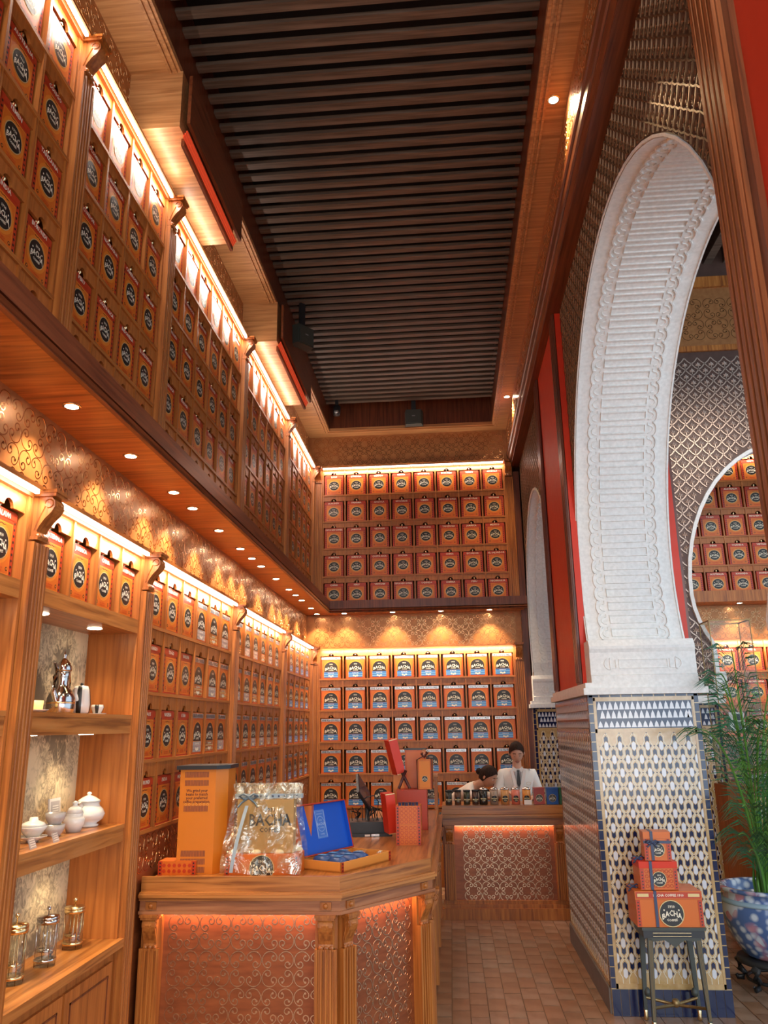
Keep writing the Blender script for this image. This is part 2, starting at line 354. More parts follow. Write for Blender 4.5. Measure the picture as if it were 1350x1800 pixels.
far_p.build('paving', ['brick', 'brick2'], fl, kind='stuff')

# left and rear walls
wl = MB(); wl.box(-2.2, -1.0, 0, -2.05, 10.4, 6.3, 0); wl.box(-2.06, -1, 2.78, XW, 10.1, 3.2, 1); wl.box(-2.06, -1, 5.18, XW, 10.1, CEIL + .02, 1)
wl = wl.build('wall_left', ['darkwood', 'copper'], kind='structure')
wb = MB(); wb.box(-2.05, 10.33, 0, 7.5, 10.45, 7.6, 0); wb.box(XW, YW, 2.78, 0.95, 10.34, 3.2, 1); wb.box(XW, YW, 5.18, 0.9, 10.34, CEIL + .02, 1)
wb = wb.build('wall_back', ['darkwood', 'copper'], kind='structure')
rosettes(wl, 2.2, 10.02, 2.78, 3.19, lambda u, v: (XW, u, v), PI / 2)
rosettes(wl, 3.0, 10.02, 5.22, 5.64, lambda u, v: (XW, u, v), PI / 2)
rosettes(wb, XW + .02, 0.93, 2.78, 3.19, lambda u, v: (u, YW, v), 0)
rosettes(wb, XW + .02, 0.88, 5.22, 5.64, lambda u, v: (u, YW, v), 0)

# the ledge under the upper shelves: soffit, moulding, fascia
t = MB(); t.box(-1.86, -1, 3.20, -1.47, 10.05, 3.235, 0)
t.prism([(-1.47, 3.18), (-1.452, 3.185), (-1.46, 3.20), (-1.44, 3.21), (-1.47, 3.235)], -1, 9.73, 'y', 1); t.box(-1.86, -1, 3.235, -1.455, 9.73, 3.335, 1)
t.build('trim_1', ['woodx', 'darkwoody'], kind='structure')
t = MB(); t.box(-1.47, 9.73, 3.20, 0.96, 10.12, 3.235, 0); t.prism([(9.73, 3.18), (9.712, 3.185), (9.72, 3.20), (9.70, 3.21), (9.73, 3.235)], -1.47, 0.98, 'x', 1); t.box(-1.47, 9.715, 3.235, 0.98, 10.12, 3.335, 1)
t.build('trim_2', ['woody', 'darkwood'], kind='structure')

# ceiling: pale oak border with a recess of dark slats
cl = MB()
OX0, OX1, OY1 = -1.49, 0.68, 9.86
cl.box(-2.05, -1, CEIL, OX0, 10.34, CEIL + .04, 0); cl.box(OX1, -1, CEIL, 1.3, 10.34, CEIL + .04, 0); cl.box(OX0, OY1, CEIL, OX1, 10.34, CEIL + .04, 0)
cl.box(OX0 - .02, -1, CEIL + .04, OX0, OY1, 6.2, 1); cl.box(OX1, -1, CEIL + .04, OX1 + .02, OY1, 6.2, 1); cl.box(OX0, OY1, CEIL + .04, OX1, OY1 + .02, 6.2, 1)
cl.box(-2.05, -1, 6.2, 1.3, 10.34, 6.25, 2); cl.box(OX0, -1.02, CEIL, OX1, -1, 6.2, 2)
for x in (OX0 - .035, OX0 - .07): cl.box(x, -1, CEIL - .014, x + .016, OY1 + .05, CEIL, 0)
for x in (OX1 + .02, OX1 + .055): cl.box(x, -1, CEIL - .014, x + .016, OY1 + .05, CEIL, 0)
cl.box(OX0 - .03, OY1 + .02, CEIL - .016, OX1 + .03, OY1 + .045, CEIL, 0)
cl = cl.build('ceiling', ['ceilwood', 'darkwood', 'void'], kind='structure')
sm = MB().box(OX0 + .002, -.031, 5.93, OX1 - .002, .031, 5.958).mesh('slat', [M['slat']])
y = 2.6
while y < OY1 - 0.18: inst(sm, 'slat', cl, (0, y, 0)); y += 0.134
# two oak bulkheads with a red-lined slot
for k, (y0, y1) in enumerate(((3.80, 4.98), (6.50, 8.0))):
    e = MB(); e.box(-1.80, y0, 5.25, -1.475, y1, CEIL, 0)
    r = thing('bulkhead', ('oak ceiling bulkhead above the upper shelves, the one closer to the camera' if k == 0 else 'oak ceiling bulkhead above the upper shelves, the one closer to the end wall'), 'bulkhead', (0, 0, 0), 0, 'ceiling bulkheads')
    e.build('casing', ['ceilwood'], r)
    MB().box(-1.440, y0 + .02, 5.285, -1.42, y1 + .03, CEIL - .02).build('hanging_board', ['darkwoody'], r)
    MB().box(-1.498, y0 + .10, 5.20, -1.478, y1 + .02, 5.25).build('drip_board', ['darkwoody'], r)
    f = MB()
    for q in range(3): f.prism([(-1.474 + q * .009, 5.226 + q * .015), (-1.467 + q * .009, 5.228 + q * .015), (-1.465 + q * .009, 5.240 + q * .015), (-1.474 + q * .009, 5.240 + q * .015)], y0 + .06, y1, 'y')
    f.build('slot_lining', [plain('glowing_red', (0.6, 0.05, 0.02), 0.4, emit=((1.0, 0.10, 0.03), 0.22))], r, kind='stuff')  # red lining is no lamp; a faint glow is added to its colour
# speakers and camera hanging in the slat recess
def speaker(px, py, Y, label, rz):
    p = onY(px, py, Y); r = thing('speaker', label, 'speaker', (p.x, Y, p.z - .1), rz, 'ceiling speakers')
    b = MB(); b.prism([(-.1, 0), (.1, 0), (.12, .11), (-.12, .11)], 0, .2, 'z'); b.build('cabinet', ['dgrey'], r)
    MB().box(-.09, -.012, .01, .09, 0, .19).build('grille', ['dgrey'], r); MB().box(-.03, .05, .2, .03, .08, 6.2 - (p.z - .1)).build('bracket', ['black'], r)
    MB().rect(-.02, .1, .02, .112, -.0135, 0).build('badge', ['silver'], r)
speaker(727, 732, 9.6, 'dark square loudspeaker hanging at the middle of the recess end', 0)
speaker(538, 590, 7.0, 'dark loudspeaker hanging beside the slats near second bulkhead', 0.9)
p = onY(592, 726, 9.55); r = thing('security_camera', 'small black round camera below the slats in the recess corner', 'camera', (p.x, 9.55, p.z))
MB().lathe([(.0, -.04), (.045, -.03), (.05, .02), (.05, .09)], 14).build('housing', ['black'], r, True); MB().box(-.02, -.02, .09, .02, .02, 6.2 - p.z).build('bracket', ['black'], r)
MB().lathe([(.0, .0), (.03, .001), (.03, .01)], 12).build('lens', ['silver'], r, True, (0, -.045, 0.0), (1.2, 0, 0))

# ---- arcade wall on the right, horseshoe arches
def arch(yc, zc, ry, rz, yj, zb, n=40):
    """points from near jamb base up and over to far jamb base; yj = half span at base"""
    a0 = -math.acos(min(1, yj / ry)); pts = []
    for i in range(n + 1):
        a = (PI - a0) + (a0 * 2 - PI) * i / n
        s = math.sin(a); pts.append((yc + ry * math.cos(a), zc + (rz if s > 0 else ry * 0.9) * s))
    return [(yc - yj, zb)] + pts + [(yc + yj, zb)]
A1 = arch(4.21, 2.93, 1.84, 1.81, 1.60, 2.08); A2 = arch(8.77, 2.95, 1.22, 1.42, 1.13, 2.08, 30)
out = [(-1.0, 2.08)] + A1 + A2 + [(10.33, 2.08), (10.33, 6.4), (-1.0, 6.4)]
side = [0] * len(out)
for i in range(len(A1) - 1): side[1 + i] = 1
for i in range(len(A2) - 1): side[1 + len(A1) + i] = 1
wr = MB().prism(out, 1.02, 1.72, 'x', 0, side).build('wall_right', ['lattb', 'stucco'], kind='structure')
# white rim lines and carved relief on the reveal of each arch
def reveal(pts, name, first, last):
    L = [0]; 
    for i in range(1, len(pts)): L.append(L[-1] + math.dist(pts[i], pts[i - 1]))
    def at(s):
        s = max(0, min(L[-1], s)); i = 1
        while i < len(L) - 1 and L[i] < s: i += 1
        t = (s - L[i - 1]) / max(1e-6, L[i] - L[i - 1]); a, b = pts[i - 1], pts[i]
        return (a[0] + (b[0] - a[0]) * t, a[1] + (b[1] - a[1]) * t)
    def mp(u, v, h):      # u across (X), v along the arch
        p = at(v); q = at(v + .02); o = at(v - .02); dx, dy = q[0] - o[0], q[1] - o[1]; l = math.hypot(dx, dy) or 1
        return (1.02 + u, p[0] + dy / l * (-h) * -1, p[1] - dx / l * h)
    m = MB(); T = L[-1]; n = int((T - first - last) / 0.105); W = 0.70
    for k in range(n):
        v = first + k * 0.105
        w0, w1 = (0.185, 0.515)
        m.ridge([(w0, v + .014), (w1, v + .014), (w1, v + .074), (w0, v + .074)], .011, .010, mp, 0, True)
        for sgn, bx in ((-1, .150), (1, .550)):
            arc = [(bx + sgn * (.026 + .026 * math.sin(PI * i / 6)) , v + .0525 - .0525 * math.cos(PI * i / 6)) for i in range(7)]
            m.ridge(arc, .013, .012, mp)
            arc = [(bx + sgn * .038 * math.sin(PI * i / 5) - sgn * .01, v + .0525 - .030 * math.cos(PI * i / 5)) for i in range(6)]
            m.ridge(arc, .008, .006, mp)
            m.ridge([(bx - sgn * .012, v), (bx - sgn * .012, v + .02)], .008, .006, mp)
    m.ridge([(.010, first + T * 0 + i * (T - first - last) / 60) for i in range(61)], .014, .010, mp)
    m.ridge([(.690, first + i * (T - first - last) / 60) for i in range(61)], .014, .010, mp)
    m.build(name, ['stucco'], wr, kind='stuff')
reveal(A1, 'carved_relief', 0.35, 0.34); reveal(A2, 'carved_relief', 0.3, 0.3)
# thin edge bead round arch 1 on the room face
b = MB(); b.ridge([(p[0], p[1]) for p in A1], .016, .006, lambda u, v, h: (1.02 - h, u, v)); b.ridge([(p[0], p[1]) for p in A2], .025, .012, lambda u, v, h: (1.02 - h, u, v)); b.build('arch_bead', ['stucco'], wr)

def in_arch(y, z, m=0.03):
    for yc, zc, r, rz in ((4.21, 2.93, 1.84, 1.81), (8.77, 2.95, 1.22, 1.42)):
        k = (rz if z > zc else r)
        if ((y - yc) / (r + m)) ** 2 + ((z - zc) / (k + m)) ** 2 < 1: return True
    return False
def damask(u0, u1, v0, v1, p, skip, mp, lw=.010, h=.006):
    m = MB(); nu = int((u1 - u0) / p); nv = int((v1 - v0) / (p / 2)); q = p / 2
    for j in range(nv):
        for i in range(nu + 1):
            u = u0 + i * p + (j % 2) * q; v = v0 + j * q + q
            if u > u1 - q or v > v1 - q or skip(u, v): continue
            m.ridge([(u - q, v), (u - q * .45, v + q * .42), (u, v + q), ], lw, h, mp); m.ridge([(u, v + q), (u + q * .45, v + q * .42), (u + q, v)], lw, h, mp)
            for a, l in ((90, .5), (45, .42), (135, .42), (5, .36), (175, .36)):
                a = math.radians(a); c, s_ = math.cos(a), math.sin(a); bx, bz = u, v - q * .35; L = q * l * 1.3
                b = len(m.v); m.v += [tuple(mp(bx, bz, h * .3)), tuple(mp(bx + c * L * .6 - s_ * L * .22, bz + s_ * L * .6 + c * L * .22, h)), tuple(mp(bx + c * L, bz + s_ * L, h * .3)), tuple(mp(bx + c * L * .6 + s_ * L * .22, bz + s_ * L * .6 - c * L * .22, h))]
                m.f.append((b, b + 1, b + 2, b + 3)); m.m.append(0)
            m.ridge([(u, v - q * .75), (u, v - q * .3)], lw * .7, h, mp)
    return m
def keep_out(u, v, m=0.014):
    """relief that would hang over an opening is trimmed to the opening's edge"""
    for yc, zc, r, rz in ((4.21, 2.93, 1.84, 1.81), (8.77, 2.95, 1.22, 1.42)):
        k = (rz if v > zc else r) + m; q = math.hypot((u - yc) / (r + m), (v - zc) / k)
        if 0 < q < 1: return yc + (u - yc) / q, zc + (v - zc) / q
    return u, v
damask(1.6, 10.0, 2.1, 5.16, .12, lambda y, z: in_arch(y, z, -.03) or 5.92 < y < 7.53 or y < 2.2 or (z < 2.4 and (2.4 < y < 6 or y > 7.5)), lambda u, v, h: (1.02 - h, *keep_out(u, v))).build('damask_relief', ['lattr'], wr, kind='stuff')
# frieze and cornice beam above the arches
t = MB(); t.box(0.88, -1, 5.30, 1.02, 10.33, CEIL, 0); fr = t.build('trim_3', ['copper'], kind='structure')
rosettes(fr, 3.2, 10.0, 5.30, 5.64, lambda u, v: (0.88, u, v), -PI / 2, p=.34 / 2 + .02)
t = MB(); t.prism([(1.02, 5.10), (.91, 5.10), (.91, 5.13), (.885, 5.14), (.885, 5.16), (.875, 5.17), (.875, 5.26), (.865, 5.27), (.865, 5.31), (.88, 5.33), (1.02, 5.33)], -1, 10.33, 'y')
t.build('trim_4', ['darkwoody'], kind='structure')
# piers: red panel framed by dark wood
def pier(y0, y1, x0=.97, x1=1.02, n=4, strip=(.19, .20), name='pier'):
    r = inst(None, 'pillar_face', None); r['kind'] = 'structure'
    lo, hi = (x0, x1) if x0 < x1 else (x1, x0)
    MB().box(lo + .008 if x0 < x1 else lo, y0 + .006, 2.08, hi if x0 < x1 else hi - .008, y1 - .006, 5.10, 0).build('red_panel', ['red'], r)
    MB().box(lo + (.004 if x0 < x1 else 0), y0, 2.08, hi - (0 if x0 < x1 else .004), y0 + .006, 5.10, 0).build('red_edge', ['redb'], r)  # panel's red made brighter: daylight on this face is put into the colour
    for ya, yb in ((y0 + .007, y0 + strip[0]), (y1 - strip[1], y1)):
        b = MB(); sgn = -1 if x0 < x1 else 1
        b.box(min(x0, x0 + sgn * .012) if sgn < 0 else x0 - .012, ya, 2.08, x0 if sgn < 0 else x0 + .012, yb, 5.10)
        k = int((yb - ya) / .035)
        for i in range(k): yy = ya + (i + .5) * (yb - ya) / k; b.box(x0 + sgn * .012, yy - .009, 2.1, x0 + sgn * .020, yy + .009, 5.10)
        b.build('fluted_strip', ['darkwood'], r)
    return r
pier(6.0, 7.50); pier(6.05, 7.6, 1.78, 1.72)
r = inst(None, 'pillar_face', None); r['kind'] = 'structure'
b = MB(); b.box(.93, 2.10, 2.08, 1.02, 2.30, 5.10)
for i in range(5): yy = 2.122 + i * .039; b.box(.918, yy - .011, 2.1, .93, yy + .011, 5.10)
b.build('fluted_strip', ['darkwood2'], r)
b = MB(); b.box(.945, 2.055, 2.08, 1.02, 2.10, 5.10); b.build('side_board', ['darkwood'], r)
MB().box(.965, 0.3, 2.08, 1.02, 2.055, 5.10).build('red_panel', [plain('red_paint_near', (0.46, 0.030, 0.008), 0.6, spec=0.2)], r)

# tiled pillars
def mosaic_white(u, v): return [(u, v + .031), (u + .0135, v + .018), (u + .0135, v - .018), (u, v - .031), (u - .0135, v - .018), (u - .0135, v + .018)]
def mosaic(parent, mp, W, H0, H1, single, flip=1):
    """u 0..W along the face, v height; mp(u, v, h)"""
    nav = MB(); wht = MB(); tan = MB(); edge = MB(); pal = MB()
    def plate(b, pts, h, mi=0):
        if b is not tan and b is not edge: pts = [(min(max(q[0], .0515), W - .0515), q[1]) for q in pts]
        n = len(pts); c = len(b.v); b.v += [tuple(mp(p[0], p[1], h)) for p in pts] + [tuple(mp(p[0], p[1], 0)) for p in pts]
        b.f.append(tuple(c + i for i in range(n))); b.m.append(mi)
        for i in range(n): j = (i + 1) % n; b.f.append((c + i, c + n + i, c + n + j, c + j)); b.m.append(mi)
    e = .032; f = .020; p = .0915; dz = .088; top = H1 - .26
    u0, u1 = e + f, W - e - f; nx = int((u1 - u0) / p); p = (u1 - u0) / nx; nz = int((top - H0 - .04) / dz); wpieces = []
    for j in range(nz):
        for i in range(nx + 1):
            u = u0 + i * p + (j % 2 == 0) * p / 2; v = H0 + .045 + (j + .5) * dz
            if u > u1 + .004: continue
            if u0 + .01 < u < u1 - .01: wpieces.append(mosaic_white(u, v))
            else: plate(wht, mosaic_white(u, v), .0026)
            for s in (1, -1):
                if (v + s * .068 > top) or (v + s * .068 < H0 + .03): continue
                plate(nav, [(u - .0125, v + s * .024), (u, v + s * .036), (u + .0125, v + s * .024), (u + .0125, v + s * .056), (u, v + s * .069), (u - .0125, v + s * .056)], .0022)
                plate(nav, [(u + s * .0165, v + .014), (u + s * .029, v), (u + s * .0165, v - .014)], .0018)
            plate(nav, [(u, v + .083), (u + .005, v + .088), (u, v + .093), (u - .005, v + .088)], .0018)
            # pale outline of the interlace
            for s in ((-1, 1) if u0 + .01 < u < u1 - .01 else ((1,) if u < u0 + .01 else (-1,))):
                pal.ridge([(u + s * .004, v - .083), (u + s * .020, v - .060), (u + s * .020, v - .026), (u + s * .036, v), (u + s * .020, v + .026), (u + s * .020, v + .060), (u + s * .004, v + .083)], .0052, .0016, mp, 0)
    if single:
        me = None
        for k, pts in enumerate(wpieces):
            b = MB(); plate(b, [(q[0] - pts[0][0], q[1] - pts[3][1]) for q in pts], .003) if False else plate(b, pts, .003)
            b.build('white_tile', ['tile_w'], parent)
    else:
        for pts in wpieces: plate(wht, pts, .0026)
    # upper band of stepped white and navy pieces
    z0 = top + .035; z1 = H1 - .045
    plate(nav, [(u0 - .012, z0 - .005), (u1 + .012, z0 - .005), (u1 + .012, z1), (u0 - .012, z1)], .0010)
    n2 = int((u1 - u0) / .038); q = (u1 - u0) / n2; hh = (z1 - z0) / 3
    for r_ in range(3):
        for i in range(n2):
            u = u0 + (i + .5 + (0.5 if r_ == 1 and i < n2 - 1 else 0)) * q; v = z0 + (2 - r_) * hh
            k = .8 if r_ == 2 else 1
            plate(wht, [(u - .017, v + .003), (u + .017, v + .003), (u + .013, v + .02 * k), (u + .010, v + .036 * k), (u + .005, v + .046 * k), (u, v + .058 * k), (u - .005, v + .046 * k), (u - .010, v + .036 * k), (u - .013, v + .02 * k)], .0022)
    # tan frame
    for a in ((e, H0, e + f * .7, H1 - .02), (W - e - f * .7, H0, W - e, H1 - .02), (e, H0, W - e, H0 + .03), (e, top + .002, W - e, top + .028), (e, H1 - .042, W - e, H1 - .018)):
        plate(tan, [(a[0], a[1]), (a[2], a[1]), (a[2], a[3]), (a[0], a[3])], .0030)
    # navy edge tiles
    k = int((H1 - H0) / .062)
    for i in range(k):
        v = H0 + (i + .5) * (H1 - H0) / k
        for u in (0.0155, W - .0155): plate(edge, [(u - .0145, v - .0285), (u + .0145, v - .0285), (u + .0145, v + .0285), (u - .0145, v + .0285)], .003)
    for i in range(int(W / .07)):
        u = (i + .5) * W / int(W / .07); plate(edge, [(u - .033, H1 - .016), (u + .033, H1 - .016), (u + .033, H1), (u - .033, H1)], .003)
    pal.build('interlace_outline', ['tile_p'], parent, kind='stuff'); nav.build('navy_mosaic', ['tile_n'], parent, kind='stuff'); wht.build('pale_mosaic', ['tile_w'], parent, kind='stuff'); tan.build('tan_border', ['tile_t'], parent); edge.build('navy_edging', ['tile_n'], parent, kind='stuff')
def pillar(x0, x1, y0, y1, detail=True, H=2.0, base='tile_n'):
    r = MB(); r.box(x0, y0, 0, x1, y1, H); r = r.build('pillar', ['tile_t'], kind='structure')
    mosaic(r, lambda u, v, h: (x0 + u, y0 - h, v), x1 - x0, .155, H, detail)
    if detail:
        mosaic(r, lambda u, v, h: (x0 - h, y1 - u, v), y1 - y0, .155, H, False)
        n = 14; wd = (x1 - x0) / n
        for i in range(n): MB().box(x0 + i * wd + .0015, y0 - .008, 0, x0 + (i + 1) * wd - .0015, y0, .152).build('base_tile', ['tile_n'], r)
        MB().box(x0 - .012, y0 + .03, 0, x0, y1, .15).build('skirting', ['grey'], r)
    MB().box(x0 - .035, y0 - .06, H + .0005, x1 + .06, y1 + .03, H + .045).build('cornice', ['stucco'], r)
    MB().box(x0 - .018, y0 - .04, H + .045, x1 + .04, y1 + .015, H + .082).build('cornice', ['stucco'], r)
    return r
pl = pillar(.97, 1.725, 5.82, 7.63)
# white capital block on the pillar with carved scrolls
def capital(y0, x0=1.0, x1=1.735, z=2.082, dy=-1):
    b = MB(); b.prism([(y0 + .2, z), (y0 - .01, z), (y0 - .01, z + .05), (y0, z + .055), (y0, z + .21), (y0 - .012, z + .235), (y0 - .012, z + .255), (y0 + .02, z + .30), (y0 + .2, z + .30)], x0, x1, 'x')
    o = b.build('capital', ['stucco'], wr)
    m = MB(); f = lambda u, v, h: (u, y0 - h, v)
    m.ridge([(x0 + .20, z + .10), (x1 - .20, z + .10), (x1 - .20, z + .16), (x0 + .20, z + .16)], .008, .006, f, 0, True)
    for s, cx in ((-1, x0 + .14), (1, x1 - .14)):
        m.ridge([(cx + s * .04 * math.cos(a), z + .13 + .04 * math.sin(a)) for a in [i * PI / 6 for i in range(-3, 4)]], .009, .006, f)
        m.ridge([(cx - s * .0 , z + .17), (cx, z + .09)], .009, .006, f); m.ridge([(cx - s * .04, z + .16), (cx - s * .04, z + .10), (cx - s * .01, z + .10)], .009, .006, f)
    m.build('carving', ['stucco'], o)
capital(5.80)
pillar(.985, 1.72, 9.87, 10.3, False); capital(9.85)

# second room seen through the arch
r = thing  # keep name
RX0 = 1.72
fw = MB()
YA = 9.0
A3 = arch(4.02, 3.22, 1.30, 1.72, 1.12, 2.08, 34)
o3 = [(1.72, 2.08)] + A3 + [(7.4, 2.08), (7.4, 7.6), (1.72, 7.6)]
sd = [0] * len(o3)
for i in range(len(A3) - 1): sd[1 + i] = 1
fw = MB().prism([(p[0], p[1]) for p in o3], YA, YA + .25, 'y', 0, sd).build('wall_far', ['lattb2', 'stucco'], kind='structure')
def in3(x, z): 
    k = 1.72 if z > 3.22 else 1.30
    return ((x - 4.02) / 1.33) ** 2 + ((z - 3.22) / (k + .03)) ** 2 < 1 or (z < 2.4 and x > 2.85)
damask(1.80, 5.0, 2.1, 6.12, .155, in3, lambda u, v, h: (u, YA - h, v), .015, .009).build('damask_relief', ['lattr2'], fw, kind='stuff')
b = MB(); b.ridge(A3, .05, .03, lambda u, v, h: (u, YA - h, v)); b.prism([(2.78, 2.1), (2.98, 2.1), (2.98, 2.33), (2.90, 2.33), (2.90, 2.28), (2.84, 2.28), (2.84, 2.2), (2.78, 2.2)], YA - .05, YA + .25, 'y'); b.build('arch_rim', ['stucco'], fw)
MB().box(1.72, YA - .03, 6.13, 5.5, YA, 6.20).build('moulding', ['wood'], fw)
MB().box(1.72, YA - .012, 6.20, 5.5, YA, 6.98).build('frieze_panel', ['copper'], fw)
MB().box(1.72, YA - .05, 6.98, 5.5, YA, 7.12).build('cornice', ['wood'], fw)
for i in range(11):
    for j in range(2): 
        q = inst(ROS, 'scroll_inlay', fw, (1.95 + i * .29, YA - .012, 6.42 + j * .28)); q.scale = (1.4, 1, 1.4)
pillar(2.62, 2.87, YA - .02, YA + .25, False)
bm = MB(); bm.box(1.72, -1, 7.6, 7.5, 10.4, 7.7); c2 = bm.build('ceiling', ['void'], kind='structure')
bmm = MB().box(-.05, 2, 7.32, .05, YA, 7.56).mesh('beam', [M['slat']])
for i in range(16): inst(bmm, 'beam', c2, (1.95 + i * .24, 0, 0))

# ------------------------------------------------------------ coffee tins
def medallion(mb, cx, cz, r, y, i_blk, i_gold, i_txt, sx=1.0):
    mb.disc((cx, cz), r * 1.07, y, i_gold, 24, sx); mb.disc((cx, cz), r, y - .0006, i_blk, 24, sx)
    for a in (20, 160): mb.disc((cx + r * .66 * math.cos(math.radians(a)) * sx, cz + r * .8 * math.sin(math.radians(a))), r * .07, y - .0012, i_txt, 8)
    mb.text('1910', r * .30, cx, cz + r * .55, y - .0012, i_txt)
    mb.text('BACHA', r * .50, cx, cz + r * .05, y - .0012, i_txt, bend=.5 / r, tall=1.25, sx=1.02 * sx)
    mb.text('COFFEE', r * .26, cx, cz - r * .52, y - .0012, i_txt, bend=-.25 / r)
MEDM = ['blk', 'gold', 'cream']
TW, TH, TD = .232, .274, .15
def tin_meshes():
    d = {}
    def body(mats):
        b = MB(); w, h = TW / 2, TH; e = .004
        b.prism([(-w, e), (-w + e, 0), (w - e, 0), (w, e), (w, TD - e), (w - e, TD), (-w + e, TD), (-w, TD - e)], 0, h - .018, 'z'); b.prism([(-w + e, e), (w - e, e), (w - e, TD - e), (-w + e, TD - e)], h - .018, h, 'z')
        return b.mesh('tin', mats)
    d['body'] = body(['redp']); d['bodyb'] = body(['orange'])
    b = MB()      # country tin front
    b.rect(-.110, .006, .110, .250, -.0006, 0); b.rect(-.086, .010, .086, .220, -.0012, 1); b.rect(-.080, .016, .080, .214, -.0018, 2)
    for s in (-1, 1):
        for i in range(9): b.disc((s * .098, .022 + i * .0255), .0065, -.0014, 3, 6)
    b.disc((0, .128), .082, -.0022, 1, 24)
    b.rect(-.068, .022, .068, .040, -.0024, 2); b.text('100% ARABICA', .011, 0, .034, -.0028, 0); b.text('SINGLE ORIGIN', .009, 0, .024, -.0028, 0)
    for s in (-1, 1): b.disc((s * .066, .034), .009, -.0026, 3, 8); b.disc((s * .066, .034), .005, -.003, 1, 6)
    b.ridge([(-.03, .209), (-.015, .206), (0, .211), (.015, .206), (.03, .209)], .003, .0006, lambda u, v, h: (u, -.0024 - h, v), 3)
    d['frontA'] = b.mesh('front_print', ['redp', 'orange2', 'orange', 'blk'])
    b = MB(); medallion(b, 0, .128, .062, -.0030, 0, 1, 2); d['medA'] = b.mesh('medallion', MEDM)
    for key, cm in (('frontB', ('sky', 'blue')), ('frontC', ('silver', 'greypc')), ('frontD', ('gold', 'brass'))):     # flavoured tin front
        b = MB(); b.rect(-.110, .006, .110, .232, -.0006, 0); b.rect(-.104, .010, .104, .228, -.0010, 1)
        b.quad([(x, -.0014, z) for x, z in [(-.088, .012), (.088, .012)] + [(.088 * math.cos(a), .13 + .088 * math.sin(a)) for a in [i * PI / 14 for i in range(15)]]], 2)
        b.quad([(x, -.0020, z) for x, z in [(-.078, .085), (.078, .085)] + [(.078 * math.cos(a), .130 + .078 * math.sin(a)) for a in [i * PI / 14 for i in range(15)]]], 3)
        b.rect(-.082, .014, .082, .082, -.0024, 4); b.rect(-.082, .050, .082, .058, -.0028, 5); b.rect(-.082, .026, .082, .034, -.0028, 5)
        b.text('1910', .020, 0, .178, -.0026, 6); b.text('BACHA', .042, 0, .135, -.0026, 6, bend=5, tall=1.1); b.text('COFFEE', .017, 0, .102, -.0026, 6)
        b.text('FLAVOUR', .016, 0, .068, -.003, 6)
        for q in range(3): b.disc((-.02 + q * .02, .034 - (q == 1) * .006), .011, -.0032, 6, 8)
        d[key] = b.mesh('front_print', ['redp', 'orange', 'orange2', 'blk', cm[1], cm[0], 'cream'])
    b = MB(); b.lathe([(.0, -.002), (.010, 0), (.006, .008), (.015, .016), (.017, .026), (.010, .036), (0, .038)], 10, (0, .018, TH)); d['knob'] = b.mesh('lid_knob', ['brass'], True)
    return d
TM = tin_meshes(); _BN = {}
def banner(nm, kind):
    k = (nm, kind)
    if k not in _BN:
        b = MB(); b.rect(-.110, .236, .110, .266, -.0020, 0)
        V, F = TXT(nm); wd = max(v[0] for v in V) - min(v[0] for v in V); sz = .030; sx = min(1.0, .205 / (wd * sz))
        if kind == 'A' and len(nm) > 7: b.rect(-.110, .238, .110, .264, -.0024, 2)
        b.text(nm, sz, 0, .2505, -.0030, 1, sx=sx); _BN[k] = b.mesh('name_banner', ['redp', 'cream', 'silver'] if kind == 'A' and len(nm) <= 7 else (['redp', 'cream', 'redp'] if kind == 'A' else ['silver', 'blk', 'silver']))
    return _BN[k]
NAMES = ['GUATEMALA', 'JAMAICA', 'CHINA', 'PAPUA NEW GUINEA', 'CAMEROON', 'PARAGUAY', 'TOGO', 'CONGO', 'BOLIVIA', 'LAOS', 'NIGERIA', 'CUBA', 'BURUNDI', 'INDIA', 'RWANDA', 'MALAWI', 'PERU', 'COSTA RICA', 'NICARAGUA', 'ECUADOR',
         'COLOMBIA', 'TANZANIA', 'AUSTRALIA', 'YEMEN', 'KENYA', 'ETHIOPIA', 'MEXICO', 'HONDURAS', 'PANAMA', 'BRAZIL', 'VIETNAM', 'THAILAND', 'SUMATRA', 'UGANDA', 'ZAMBIA', 'EL SALVADOR', 'NEPAL', 'TIMOR', 'HAWAII', 'HAITI', 'MYANMAR', 'ANGOLA', 'GABON', 'PHILIPPINES']
ORD = ['first', 'second', 'third', 'fourth', 'fifth', 'sixth', 'seventh', 'eighth', 'ninth']
def tin(nm, style, x, y, z, rz, sx, label, group):
    kn = 'A' if style == 'A' else 'B'
    o = inst(TM['body' if style == 'A' else 'bodyb'], 'coffee_tin', None, (x, y, z), rz); o.scale = (sx, 1, 1)
    tag(o, label, 'coffee tin', group)
    inst(TM['front' + style], 'front_print', o)
    if style == 'A': inst(TM['medA'], 'medallion', o)
    inst(banner(nm, kn), 'name_banner', o); inst(TM['knob'], 'lid_knob', o)

